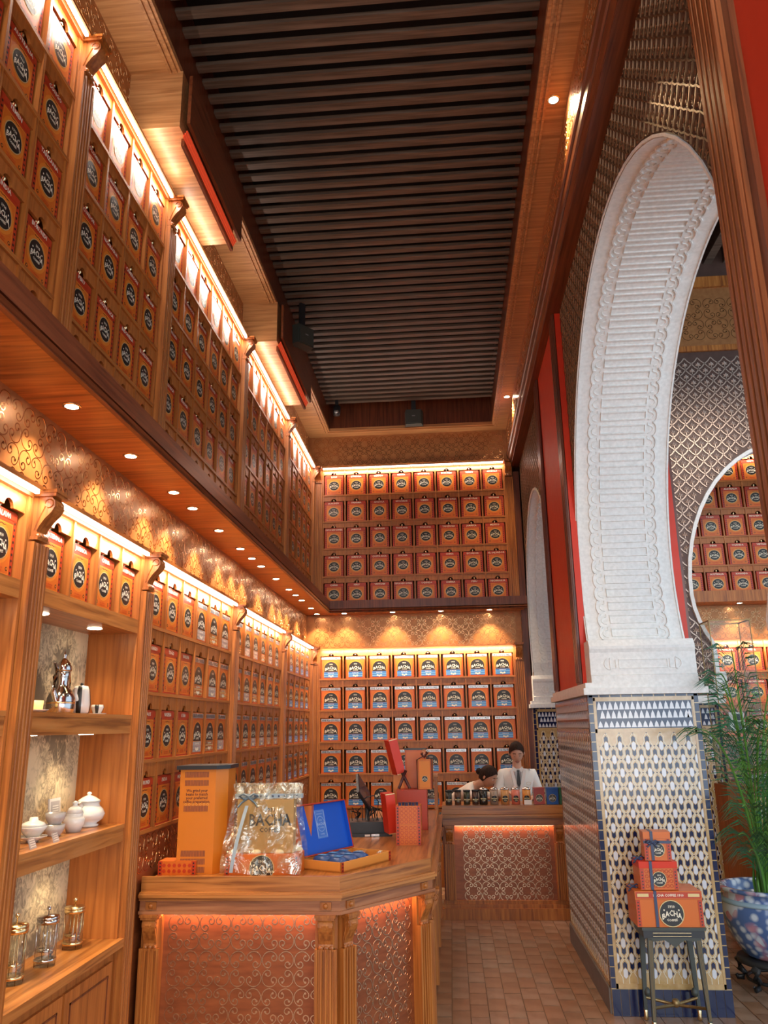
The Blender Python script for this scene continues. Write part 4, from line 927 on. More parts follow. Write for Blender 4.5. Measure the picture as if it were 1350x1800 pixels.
p0 = Vector(Pc[1]) + dg * .07 - nr_ * .02; corbels_on(c1, p0, an, .846, .80, .10); p1 = Vector(Pc[2]) - dg * .07 - nr_ * .02; corbels_on(c1, p1, an, .846, .80, .10)
for yy in (5.30, 6.3, 7.3, 8.3): corbels_on(c1, (-.173, yy), PI / 2, .846, .80, .11)
for x in (-1.655, -.70):
    MB().box(x - .03, 4.566, .868, x + .03, 4.575, .906).ball((x, 4.566, .887), .014).build('rosette_block', ['wood'], c1)
for q in (.07, .70): 
    g = Vector(Pc[1]) + dg * q + nr_ * .006; MB().box(-.03, -.008, -.019, .03, 0, .019).ball((0, -.008, 0), .014).build('rosette_block', ['wood'], c1, loc=(g.x, g.y, .887), rot=an)
pz = .174
for i in range(5):
    for j in range(4): inst(ROSC, 'scroll_inlay', c1, (-1.555 + (i + .5) * pz - .02, 4.637 - .002, .745 - j * pz * 1.02 + .0), 0).scale = (.88, 1, .88)
L2 = (Vector(Pc[2]) - Vector(Pc[1])).length
for i in range(3):
    for j in range(4):
        g = Vector(Pc[1]) + dg * (.14 + (i + .5) * .168) - nr_ * .054; inst(ROSC, 'scroll_inlay', c1, (g.x, g.y, .745 - j * pz * 1.02), an).scale = (.84, 1, .88)
for i in range(14):
    yy = 5.50 + i * .197
    if min(abs(yy - 6.3), abs(yy - 7.3)) < .12: continue
    for j in range(4): inst(ROSC, 'scroll_inlay', c1, (-.206, yy, .745 - j * pz * 1.02), PI / 2).scale = (.88, 1, .88)
UC = (1.0, .50, .32)
area((-1.18, 4.60, .838), (math.radians(20), 0, 0), .85, .015, 1.5, UC); g = Vector(Pc[1]) + dg * L2 / 2 - nr_ * .02; area((g.x, g.y, .838), (math.radians(20), 0, an), .5, .015, 1.0, UC)
for a, c_, ln in ((0, (-1.18, 4.612), .85), (an, (g.x, g.y), .5)): MB().box(-ln / 2, -.004, -.006, ln / 2, .004, 0).build('under_light', [plain('warm_led', (1, .5, .3), .5, emit=((1, .50, .32), 1.0))], c1, loc=(c_[0], c_[1], .8455), rot=a)

c2_ = thing('rear_counter', 'oak counter with scroll panel between front counter and tiled pillar', 'counter', (0, 0, 0), 0, 'service counters')
Q = [(-.12, 8.41), (1.08, 8.41)]
strips(Q, [(0, -.03, .955, 1.035)], 'edge_board', ['counter'], c2_)
strips(Q, [(.03, -.02, .935, .952), (.018, -.02, .920, .935)], 'nosing', ['counter'], c2_)
strips(Q, [(-.01, -.05, .85, .920)], 'frieze_board', ['panelwoodx'], c2_)
MB().box(-.12, 8.475, .16, 1.08, 8.50, .85).build('panelling', ['cpanel'], c2_); MB().box(-.12, 8.44, .955, 1.08, 8.95, 1.03).build('worktop', ['counter'], c2_)
b = MB(); b.box(-.14, 8.40, 0, 1.08, 8.50, .10); b.box(-.13, 8.425, .10, 1.08, 8.50, .135); b.box(-.13, 8.44, .135, 1.08, 8.50, .165); b.build('plinth', ['wood'], c2_)
MB().box(-.12, 8.92, 0, 1.08, 8.95, .955).build('back_panel', ['panelwood'], c2_)
corbels_on(c2_, (-.055, 8.44), 0, .85, .68, .10); corbels_on(c2_, (1.02, 8.44), 0, .85, .68, .10)
for i in range(5):
    for j in range(4):
        if j == 3 or True: inst(ROSC, 'scroll_inlay', c2_, (.075 + (i + .5) * .172, 8.474, .76 - j * .172 + .0), 0).scale = (.86, 1, .86)
MB().box(.0, 8.445, .843, .97, 8.455, .849).build('under_light', [plain('warm_led', (1, .5, .3), .5, emit=((1, .50, .32), 1.0))], c2_)
area((.5, 8.45, .84), (math.radians(20), 0, 0), 1.0, .015, 1.6, UC)
# tall oak post and pull-out board at the counter junction
r = thing('counter_post', 'upright oak end board rising at the meeting of both counters', 'board', (-.165, 8.1, 0))
MB().box(-.02, 0, 1.031, .01, .26, 1.33).build('board', ['wood'], r); MB().box(-.028, -.01, 1.33, .018, .27, 1.35).build('cap', ['counter'], r)

# ------------------------------------------------------------ things on the front counter (worktop z = 1.0)
ZC = 1.0005
def gift_box(name, label, w, d, h, loc, rz=0, cat='box', body='orange', trim='redp', r=None):
    o = thing(name, label, cat, loc, rz, r); b = MB(); b.box(-w / 2, 0, 0, w / 2, d, h); b.build('carton', [body], o)
    for s in (-1, 1):
        b = MB(); x = s * (w / 2 - .012); b.rect(min(x, x + 0) - .012, .0, x + .012, h, -.0008, 0); n = int(h / .018)
        for i in range(n): b.disc((x, .01 + i * .018), .005, -.0016, 1, 6)
        b.build('edge_print', [trim, 'blk'], o)
    return o
o = gift_box('carton', 'small patterned orange carton lying beside the grinder tower', .22, .13, .075, (-1.60, 4.80, ZC)); 
b = MB()
for i in range(6):
    for j in range(2): b.disc((-.075 + i * .03, .022 + j * .03), .011, -.001, 0, 6)
b.build('pattern_print', ['redp'], o)
# grinder tower
g = thing('grinder_housing', 'tall orange grinder tower with black lid and printed message', 'grinder', (-1.40, 4.86, ZC), 0)
HT = .575; pts = [(-.215, -.03), (.0, -.03), (.055, .05), (.055, .21), (-.215, .21)]
MB().prism(pts, 0, HT, 'z').build('housing', [plain('orange_steel', (.62, .185, .014), .38)], g)
MB().prism([(-.235, -.045), (.008, -.045), (.068, .042), (.068, .23), (-.235, .23)], HT, HT + .022, 'z').build('lid', ['black'], g)
b = MB()
for z0 in (HT - .045, HT - .092, HT - .235): 
    for i in range(22): b.box(-.185 + i * .0066, -.0315, z0, -.185 + i * .0066 + .0036, -.0298, z0 + .032)
for z0 in (.095, .052, .008):
    for i in range(22):
        if z0 == .008 and 7 < i < 15: continue
        b.box(-.19 + i * .0066, -.0315, z0, -.19 + i * .0066 + .0036, -.0298, z0 + .032)
b.build('vent_slots', [plain('slot_red', (.16, .04, .03), .6)], g, kind='stuff')
b = MB()
for k, s_ in enumerate(('We grind your', 'beans to match', 'your preferred', 'coffee preparation.')): b.text(s_, .0225, -.11, HT - .118 - k * .0205, -.0312, 0, sx=.95)
b.build('lettering', [plain('brown_print', (.10, .02, .012), .5)], g)
b = MB()
for i in range(7): b.ridge([(-.175 + i * .022 + .006 * math.cos(a * PI / 3), HT - .196 + .006 * math.sin(a * PI / 3)) for a in range(6)], .002, .0005, lambda u, v, h: (u, -.0305 - h, v), 0, True)
b.build('pictograms', [plain('gold_line', (.75, .38, .08), .4)], g)
b = MB(); b.disc((-.12, .018), .022, -.0325, 0, 18); b.text('BACHA', .012, -.12, .018, -.0332, 1); b.build('badge', ['blk', 'cream'], g)
# cellophane gift hamper
g = thing('gift_hamper', 'cellophane wrapped coffee gift box tied with a pale blue printed ribbon', 'gift box', (-1.095, 4.80, ZC))
MB().box(-.225, 0, 0, .205, .17, .108).build('carton', ['orange'], g)
for s in (-.21, .19):
    b = MB(); b.rect(s - .013, .0, s + .013, .1, -.0008, 0)
    for i in range(5): b.disc((s, .01 + i * .02), .006, -.0014, 1, 6)
    b.build('edge_print', ['redp', 'blk'], g)
b = MB(); medallion(b, -.01, .035, .068, -.0015, 0, 1, 2); b.build('medallion', MEDM, g)
MB().box(-.175, .055, .11, .16, .14, .40).build('inner_box', [plain('kraft_gold', (.42, .25, .075), .4)], g); b = MB(); b.text('BACHA', .075, .02, .29, .053, 0, tall=1.2); b.text('COFFEE', .035, .02, .235, .053, 0); b.text('1910', .03, .02, .345, .053, 0); b.build('inner_print', ['blk'], g)
b = MB(); 
for i in range(9): x = -.19 + i * .045; b.ball((x, .06 + .05 * (i % 3), .112), .03, 0, 8, .6)
b.build('shredded_paper', [plain('cream_tissue', (.75, .66, .45), .7)], g, True, kind='stuff')
f = MB(); nx, nz = 26, 22; rr = random.Random(3)
def fz(u, v): 
    fold = .018 * math.sin(9 * u + 5 * v) + .014 * math.sin(17 * u - 8 * v + 1) + .010 * abs(math.sin(23 * u + 13 * v)); return fold
for side_, y0 in ((0, -.004), (1, .185)):
    base = len(f.v)
    for j in range(nz + 1):
        v = j / nz; wd = .232 - .030 * v + .008 * math.sin(7 * v)
        yy = y0 * (1 - v) + .11 * v + (-.022 if side_ == 0 else .012) * (1 - v ** 6)
        for i in range(nx + 1):
            u = i / nx; f.v.append((-.012 + (u * 2 - 1) * wd + .006 * v, yy + (fz(u, v) * (.25 + .75 * min(1, 3 * v)) * (1 if side_ else -1)) * .9, .012 + v * .475 + .006 * math.sin(11 * u)))
    for j in range(nz):
        for i in range(nx): a = base + j * (nx + 1) + i; f.f.append((a, a + 1, a + nx + 2, a + nx + 1)); f.m.append(0)
f.build('cellophane', ['film'], g)
rb = MB(); rb.box(-.20, .085, .405, .205, .125, .43); rb.box(-.145, -.038, .06, -.125, -.030, .25) if False else None
n = 16
for i in range(n):
    t0, t1 = i / n, (i + 1) / n
    def rp(t): return (-.175 + .065 * t ** 1.3, -.046 + .12 * t ** 1.5, .02 + .39 * t)
    a, c = rp(t0), rp(t1); rb.quad([(a[0] - .010, a[1], a[2]), (a[0] + .010, a[1], a[2]), (c[0] + .010, c[1], c[2]), (c[0] - .010, c[1], c[2])])
rb.build('ribbon', [plain('pale_ribbon', (.28, .36, .42), .4)], g)
b = MB()
for s in (-1, 1):
    b.tube([(-.11, .07, .415), (-.11 + s * .03, .05, .435), (-.11 + s * .055, .05, .420), (-.11 + s * .03, .055, .405), (-.11, .065, .412)], .007, 5); b.tube([(-.11, .06, .41), (-.11 + s * .04, .045, .385), (-.11 + s * .06, .04, .36)], .006, 5)
b.build('bow', [plain('slate_ribbon', (.10, .15, .19), .4)], g, True)
b = MB(); 
for i in range(8): b.disc((-.08 + i * .036, .417), .006, .083, 0, 8)
b.build('ribbon_print', ['navy'], g)
MB().box(-.195, .095, .43, .20, .115, .49).build('cellophane_top', ['film'], g)
# open blue box
d2 = math.atan2(.58, .276)
an2 = math.atan2(5.36 - 4.86, -.43 + .677)
g = thing('presentation_box', 'open presentation box lined in bright blue holding blue pouches', 'gift box', (-.655, 4.86, ZC), 1.07)
bw, bd, bh = .52, .30, .055
BM = plain('amber_card', (.72, .28, .05), .4)
b = MB(); t_ = .008; b.box(0, 0, 0, bw, bd, t_); b.box(0, 0, 0, bw, t_, bh); b.box(0, bd - t_, 0, bw, bd, bh); b.box(0, 0, 0, t_, bd, bh); b.box(bw - t_, 0, 0, bw, bd, bh); b.build('tray', [BM], g)
for x in (.012, bw - .012):
    b = MB(); b.rect(x - .012, .0, x + .012, bh, -.001, 0)
    for i in range(3): b.disc((x, .01 + i * .018), .005, -.002, 1, 6)
    b.build('edge_print', ['redp', 'blk'], g)
LB = plain('royal_blue', (.008, .085, .50), .45)
tl = .30
l = MB(); ca, sa = math.cos(math.radians(14)), math.sin(math.radians(14))
def lm(x, u, k): return (x, bd + u * sa + k * ca, bh + u * ca - k * sa)
def lbox(b, x0, u0, k0, x1, u1, k1, mi=0):
    P8 = [lm(x, u, k) for k in (k0, k1) for u in (u0, u1) for x in (x0, x1)]; c = len(b.v); b.v += P8
    for q in ((0, 1, 3, 2), (4, 6, 7, 5), (0, 4, 5, 1), (2, 3, 7, 6), (0, 2, 6, 4), (1, 5, 7, 3)): b.f.append(tuple(c + i for i in q)); b.m.append(mi)
lbox(l, 0, 0, .012, bw, tl, .022, 0); lbox(l, .003, .003, .010, bw - .003, tl - .003, .012, 1)
for a in ((0, 0, bw, .008), (0, tl - .008, bw, tl)): lbox(l, a[0], a[1], -.02, a[2], a[3], .012, 0)
for a in ((0, 0, .008, tl), (bw - .008, 0, bw, tl)): lbox(l, a[0], a[1], -.02, a[2], a[3], .012, 0)
for a in ((.008, .008, .010, tl - .008), (bw - .010, .008, bw - .008, tl - .008)): lbox(l, a[0], a[1], -.018, a[2], a[3], .010, 1)
l.build('lid', ['redp', LB], g)
b = MB(); cx, cz = bw * .5, tl * .58
b.add([(x, 0, z) for x, z in ((-.05, -.085), (.05, -.085), (.05, .085), (-.05, .085))], [(0, 1, 2, 3)], 0, lambda p: lm(cx + p[0], cz + p[2], .0092))
for q in (.040,):
    b.ridge([(.038 * math.cos(a * PI / 10), .045 * math.sin(a * PI / 10)) for a in range(20)], .003, .0005, lambda u, v, h: lm(cx + u, cz + v, .0088 - h), 1, True)
for fr_ in ((.046, .08), (.042, .074)): b.ridge([(-fr_[0], -fr_[1]), (fr_[0], -fr_[1]), (fr_[0], fr_[1]), (-fr_[0], fr_[1])], .0025, .0005, lambda u, v, h: lm(cx + u, cz + v, .0088 - h), 1, True)
for s_, z_, k_ in (('1910', .022, .014), ('BACHA', .0, .024), ('COFFEE', -.022, .013), ('MARRAKECH', .060, .010), ('COFFEE', -.060, .012)):
    V, F = TXT(s_); b.add(V, F, 1, lambda p: lm(cx + p[0] * k_, cz + z_ + (p[1] - .35) * k_, .0080))
b.build('lid_emblem', [plain('mid_blue', (.05, .17, .55), .4), plain('silver_blue', (.35, .45, .70), .35)], g)
PB = plain('pouch_blue', (.035, .085, .24), .3)
for i in range(3):
    for j in range(2):
        o = thing('pouch', f"dark blue coffee pouch lying in the open blue box, {ORD[i]} in its {'outer' if j == 0 else 'inner'} row", 'pouch', (0, 0, 0), 0, 'blue pouches in the open box')
        R = Matrix.Translation((-.655, 4.86, ZC)) @ Matrix.Rotation(1.07, 4, 'Z')
        q = R @ Vector((.085 + i * .105, .085 + j * .115, .0085)); o.location = q; o.rotation_euler = (0, 0, 1.07)
        b = MB(); b.lathe([(1e-4, -.058), (.030, -.052), (.043, -.02), (.043, .02), (.030, .052), (1e-4, .058)], 14); b.v = [(v[0], v[2], v[1] * .75 + .033) for v in b.v]; b.build('bag', [PB], o, True)
        MB().box(-.02, -.022, .0655, .02, .022, .0668).build('sticker', ['sky'], o)
o = thing('tissue_sachets', 'green and white sachets heaped at the end of the open blue box', 'sachets', (0, 0, 0)); o['kind'] = 'stuff'
R = Matrix.Translation((-.655, 4.86, ZC)) @ Matrix.Rotation(1.07, 4, 'Z'); b = MB(); rr = random.Random(5)
for i in range(26):
    q = R @ Vector((.40 + rr.random() * .09, .03 + rr.random() * .23, .02 + rr.random() * .035)); a = rr.random() * 6; b.quad([(q.x + .02 * math.cos(a + k * PI / 2), q.y + .02 * math.sin(a + k * PI / 2), q.z + rr.uniform(-.006, .006)) for k in range(4)], i % 3)
b.build('sachets', ['green', 'cream', 'silver'], o, kind='stuff')
# stacked patterned tins with blue sticks
def diaper(b, x0, x1, z0, z1, y, mi, p=.028):
    nx = int((x1 - x0) / p); nz = int((z1 - z0) / p)
    for i in range(nx):
        for j in range(nz):
            cx, cz = x0 + (i + .5) * (x1 - x0) / nx, z0 + (j + .5) * (z1 - z0) / nz; b.ridge([(cx + p * .42 * math.cos(a * PI / 3), cz + p * .42 * math.sin(a * PI / 3)) for a in range(6)], .0035, .0008, lambda u, v, h: (u, y - h, v), mi, True)
for k, (z, h) in enumerate(((ZC, .135), (ZC + .1355, .125))):
    o = thing('stick_box', f"orange diaper patterned coffee box, {'lower' if k == 0 else 'upper'} of the stacked pair on the worktop", 'box', (-.325, 5.95, z), 0, 'stacked patterned boxes')
    MB().box(-.088, 0, 0, .088, .17, h).build('carton', ['orange'], o); b = MB(); diaper(b, -.062, .062, .006, h - .006, -.0005, 0); b.build('pattern_print', ['redp'], o)
    for s in (-1, 1):
        b = MB(); b.rect(s * .075 - .012, 0, s * .075 + .012, h, -.0006, 0)
        for i in range(6): b.disc((s * .075, .012 + i * h / 6.4), .0065, -.0014, 1, 4)
        b.build('edge_print', ['redp', 'blk'], o)
    if k:
        for i in range(6): MB().tube([(-.06 + i * .024, .02 + (i % 2) * .02, h - .02), (-.06 + i * .024, .02 + (i % 2) * .02, h + .022)], .0105, 8).build('coffee_stick', ['navy'], o, True)
# POS terminal
g = thing('card_terminal', 'black till base with cables and a tilted touch screen', 'till', (-.66, 6.45, ZC), .15)
MB().box(-.14, 0, 0, .17, .30, .10).build('till_base', ['black'], g)
MB().box(-.16, -.05, 0, .18, .0, .022).build('front_tray', ['black'], g); b = MB(); b.rect(-.03, .004, .01, .018, -.0515, 0); b.rect(.02, .004, .08, .02, -.0515, 1); b.build('labels', ['white', 'silver'], g)
MB().tube([(0, .15, .10), (.0, .17, .24)], .018, 10).build('stand', ['black'], g, True)
s_ = MB().box(-.11, -.008, -.10, .11, .012, .10).build('screen', ['black'], g, loc=(-.03, .10, .31), rot=(-.5, .75, .9)); MB().box(-.10, -.010, -.09, .10, -.008, .09).build('display_glass', [plain('screen_glass', (.05, .05, .06), .08)], s_)
b = MB(); rr = random.Random(9)
for i in range(7):
    x = -.12 + i * .04; b.tube([(x, .02 + rr.random() * .1, .105), (x + rr.uniform(-.05, .05), .06, .17 + rr.random() * .06), (x + rr.uniform(-.06, .08), .12, .15 + rr.random() * .08), (x + rr.uniform(-.05, .1), .2, .11)], .005, 5)
b.build('cables', ['black'], g, True)
MB().tube([(.07, .1, .10), (.085, .08, .24), (.05, .10, .285), (-.02, .12, .27)], .005, 6).build('coiled_cable', ['black'], g, True)
# leaning red boxes
for k, (px, py, Y, z, tl_, lb) in enumerate(((688, 1430, 6.2, 1.10, -.10, 'slim red box standing on edge beside the till'), (697, 1330, 6.75, 1.44, -.25, 'slim red box leaning at the top of the gift pile'))):
    q = onY(px, py, Y); g = thing('slim_box', lb, 'box', (q.x, Y, 0), .3, 'slim red boxes')
    b = MB().box(-.035, -.02, -.14, .035, .16, .14); b.build('carton', ['redb'], g, loc=(0, 0, q.z), rot=(0, tl_, 0))
    b = MB(); b.rect(-.035, -.14, .035, -.134, -.0215, 0); b.rect(-.035, .134, .035, .14, -.0215, 0); b.build('edge_print', ['gold'], g, loc=(0, 0, q.z), rot=(0, tl_, 0))
# gift pile: orange carrier boxes, hampers
def pile_box(px0, px1, py0, py1, Y, d, label, mats='orange', rz=0, base=None, extra=None):
    a = onY(px0, py1, Y); c = onY(px1, py0, Y); zb = a.z if base is None else base
    g = thing('gift_carton', label, 'gift box', ((a.x + c.x) / 2, Y, zb), rz, 'pile of gift cartons'); w_ = (c.x - a.x) / 2; h_ = c.z - zb
    MB().box(-w_, 0, 0, w_, d, h_).build('carton', [mats], g)
    b = MB(); b.ridge([(-w_ + .008, .008), (w_ - .008, .008), (w_ - .008, h_ - .008), (-w_ + .008, h_ - .008)], .006, .001, lambda u, v, h: (u, -h, v), 0, True)
    if extra: medallion(b, 0, h_ * .35, min(w_, h_) * .4, -.002, 1, 2, 3)
    b.build('print', ['redp', 'blk', 'gold', 'cream'], g); return g, w_, h_
pile_box(698, 750, 1388, 1435, 6.8, .25, 'broad red and orange carton at the bottom of the gift pile', 'redp', 0, ZC, True)
g_, w_, h_ = pile_box(713, 748, 1318, 1386, 6.94, .10, 'tall orange carton with black lid at the back of the gift pile', 'orange', 0, onY(720, 1388, 6.8).z + .001)
MB().box(-w_ - .006, -.004, h_, w_ + .006, .104, h_ + .014).build('lid', ['black'], g_)
g_, w_, h_ = pile_box(688, 703, 1330, 1362, 6.95, .10, 'small plain amber carton behind the leaning red box', 'orange2', 0, None)
MB().box(-w_ * .6, .02, -(onY(690, 1362, 6.95).z - ZC), w_ * 2.2, .08, -.001).build('lower_carton', ['orange2'], g_)
g_, w_, h_ = pile_box(735, 758, 1335, 1386, 6.81, .11, 'orange hamper tied with a brown ribbon on top of the gift pile', 'orange2', -.1, onY(720, 1388, 6.8).z + .001, True)
b = MB(); b.tube([(-w_ - .004, -.004, 0), (-w_ - .004, -.004, h_), (0, -.01, h_ + .03), (w_ + .004, -.004, h_), (w_ + .004, -.004, 0)], .006, 5); b.tube([(-.02, -.008, h_ + .05), (0, -.02, h_ + .02), (.03, -.015, h_ + .06)], .012, 5); b.build('ribbon', [plain('brown_ribbon', (.12, .03, .02), .4)], g_, True)
MB().ball((0, .02, h_ + .05), .035, 0, 8).build('cellophane_tuft', ['film'], g_, True)
b = MB(); b.tube([(-.05, -.01, 0), (.01, -.01, .14)], .012, 4); b.tube([(.04, -.01, 0), (-.02, -.01, .12)], .012, 4)
q = onY(712, 1386, 6.7); o = thing('ribbon_cross', 'crossed dark brown ribbons on the gift pile', 'ribbon', (q.x, 6.7, q.z)); b.build('ribbon', [plain('dark_ribbon', (.08, .02, .018), .5)], o, True)
# cellophane bag between
q = onY(716, 1424, 6.5); o = thing('sweet_bag', 'clear cellophane bag of wrapped coffee pieces before the gift pile', 'bag', (q.x, 6.5, ZC))
hb = q.z - ZC + .05
b = MB(); 
rr = random.Random(4)
for i in range(22): b.ball((rr.uniform(-.07, .08), rr.uniform(0, .1), .02 + rr.random() * hb * .7), .020, rr.randint(0, 2), 6)
b.build('sweets', ['brass', 'orange2', 'redp'], o, True, kind='stuff'); MB().lathe([(.02, 0), (.10, .01), (.11, hb * .5), (.05, hb * .9), (.08, hb)], 12, (0, .05, 0)).build('bag_film', ['film'], o, True)
# carton with handle behind
q = onZ(562, 1430, 1.0); g = thing('carrier_box', 'low orange carrier box with a dark cord handle behind the blue box', 'box', (-1.02, 5.15, ZC))
q0 = onY(547, 1414, 5.2); MB().box(-.05, 0, 0, .14, .08, max(.05, onY(560, 1415, 5.2).z - 1.0)).build('carton', ['orange'], g); hz = onY(560, 1415, 5.2).z - 1.0
MB().tube([(-.03, .04, hz), (-.035, .04, hz + .05), (.02, .04, hz + .075), (.05, .04, hz + .04)], .005, 6).build('handle', ['navy'], g, True)

# ------------------------------------------------------------ things on the rear counter
ZR = 1.0355
def can(px, r_, h, body, top, label, cat='canister', lab=None, domed=False, Y=8.53, badge=True):
    q = onY(px, 1410, Y); g = thing('canister', label, cat, (q.x, Y, ZR), 0, 'canisters on the rear counter')
    MB().lathe([(0, 0), (r_, 0), (r_, h), (0, h)], 20).build('body', [body], g, True)
    if domed: MB().lathe([(r_ + .002, h), (r_ + .002, h + .008), (r_ * .6, h + .022), (0, h + .026)], 20).build('lid', [top], g, True)
    else: MB().lathe([(r_ + .003, h), (r_ + .003, h + .016), (0, h + .018)], 20).build('lid', [top], g, True)
    if badge:
        b = MB(); n = 8; rr_ = r_ + .0012
        for (za, zb, mi, hw) in ((h * .18, h * .62, 0, .75),):
            for i in range(n):
                a0 = -PI / 2 - hw + 2 * hw * i / n; a1 = a0 + 2 * hw / n; z1a = math.sqrt(max(0, 1 - ((i / n) * 2 - 1) ** 2)); z1b = math.sqrt(max(0, 1 - (((i + 1) / n) * 2 - 1) ** 2)); zc_ = (za + zb) / 2; hh_ = (zb - za) / 2
                b.quad([(rr_ * math.cos(a0), rr_ * math.sin(a0), zc_ - hh_ * z1a), (rr_ * math.cos(a1), rr_ * math.sin(a1), zc_ - hh_ * z1b), (rr_ * math.cos(a1), rr_ * math.sin(a1), zc_ + hh_ * z1b), (rr_ * math.cos(a0), rr_ * math.sin(a0), zc_ + hh_ * z1a)])
        b.text('BACHA', .017, 0, h * .42, -rr_ - .001, 1); b.text('COFFEE', .010, 0, h * .30, -rr_ - .001, 1); b.build('badge', ['blk', 'gold'], g)
    return g
can(789, .033, .125, plain('dark_olive', (.05, .05, .04), .3), 'black', 'slim dark jar with black lid, end one by the front counter')
can(805, .033, .125, plain('dark_bronze', (.12, .06, .035), .3), 'black', 'slim dark bronze jar with black lid, second along')
can(821, .033, .125, plain('dark_green', (.05, .055, .03), .3), 'black', 'slim olive green jar with black lid, third along')
can(836, .033, .125, plain('dark_umber', (.09, .05, .035), .3), 'black', 'slim umber jar with black lid, last of four dark jars')
can(850, .043, .140, plain('black_tin', (.025, .022, .018), .25), 'steel', 'black canister with a silver domed lid on the rear counter', domed=True)
can(869, .042, .140, plain('taupe_tin', (.36, .27, .20), .35), 'steel', 'taupe canister with a silver domed lid on the rear counter', domed=True)
can(888, .042, .140, plain('tan_tin', (.60, .30, .11), .35), 'steel', 'tan canister with a silver domed lid on the rear counter', domed=True)
can(907, .042, .140, plain('coral_tin', (.68, .20, .14), .35), 'steel', 'coral pink canister with a silver domed lid', domed=True)
g = can(926, .042, .140, plain('amber_tin', (.66, .27, .06), .35), 'steel', 'amber canister with silver domed lid and white price card', domed=True)
MB().box(-.03, -.056, .0, .045, -.053, .045).build('price_card', ['white'], g)
for px, w_, col, lb in ((948, .085, (.32, .03, .02), 'dark red box with black round badge on the rear counter'), (971, .095, (.01, .07, .26), 'blue box with black round badge on the rear counter'), (989, .05, (.02, .10, .04), 'narrow green box beside the tiled pillar')):
    q = onY(px, 1410, 8.53); g = thing('square_tin', lb, 'tin', (q.x, 8.49, ZR), 0, 'square tins on the rear counter'); m = plain('tin_paint', col, .3)
    MB().box(-w_ / 2 - .01, 0, 0, w_ / 2 + .01, .11, .145).build('body', [m], g); MB().box(-w_ / 2 - .013, -.003, .145, w_ / 2 + .013, .113, .158).build('lid', [m], g)
    if w_ > .06: b = MB(); medallion(b, 0, .06, .034, -.001, 0, 1, 2); b.build('badge', MEDM, g)

# ------------------------------------------------------------ people
def skin_grow(joints, edges, levels=2):
    me = bpy.data.meshes.new('sk'); names = list(joints); me.from_pydata([joints[n][0] for n in names], [(names.index(a), names.index(b)) for a, b in edges], [])
    o = bpy.data.objects.new('sk', me); C.objects.link(o); m = o.modifiers.new('s', 'SKIN'); m.use_smooth_shade = True
    for i, n in enumerate(names):
        r_ = joints[n][1]; d = me.skin_vertices[0].data[i]; d.radius = r_ if isinstance(r_, (tuple, list)) else (r_, r_); d.use_root = (i == 0)
    if levels: q = o.modifiers.new('u', 'SUBSURF'); q.levels = levels; q.render_levels = levels
    bpy.context.view_layer.update(); dg_ = bpy.context.evaluated_depsgraph_get(); ev = o.evaluated_get(dg_); em = ev.to_mesh()
    V = [tuple(v.co) for v in em.vertices]; F = [tuple(p.vertices) for p in em.polygons]; ev.to_mesh_clear(); bpy.data.objects.remove(o); bpy.data.meshes.remove(me); return V, F
def head_into(b, Mx, mi, hair=None):
    """head looks along local -y; centre at origin, about 0.23 tall"""
    n, m = 22, 18; base = len(b.v)
    for j in range(m + 1):
        ph = PI * j / m; z = math.cos(ph)
        for i in range(n):
            th = 2 * PI * i / n; x, y = math.sin(ph) * math.cos(th), math.sin(ph) * math.sin(th)
            X, Y, Z = x * .073 * (1 + .08 * max(0, z)), y * .092, z * .114
            if Z < 0: k = 1 - .32 * (-z) ** 1.5; X *= k; Y = Y * (1 - .12 * -z) - .010 * -z
            fr_ = max(0, -y) ** 3
            Y -= fr_ * .022 * math.exp(-((x / .16) ** 2)) * math.exp(-(((z + .20) / .20) ** 2))          # nose
            Y -= fr_ * .008 * math.exp(-((x / .30) ** 2)) * math.exp(-(((z + .55) / .10) ** 2))          # mouth
            Y -= fr_ * .010 * math.exp(-((x / .25) ** 2)) * math.exp(-(((z + .85) / .12) ** 2))          # chin
            Y += fr_ * .009 * math.exp(-(((abs(x) - .42) / .16) ** 2)) * math.exp(-(((z - .06) / .11) ** 2))   # eye sockets
            b.v.append(tuple(Mx @ Vector((X, Y, Z))))
    for j in range(m):
        for i in range(n): i2 = (i + 1) % n; b.f.append((base + j * n + i, base + (j + 1) * n + i, base + (j + 1) * n + i2, base + j * n + i2)); b.m.append(mi)
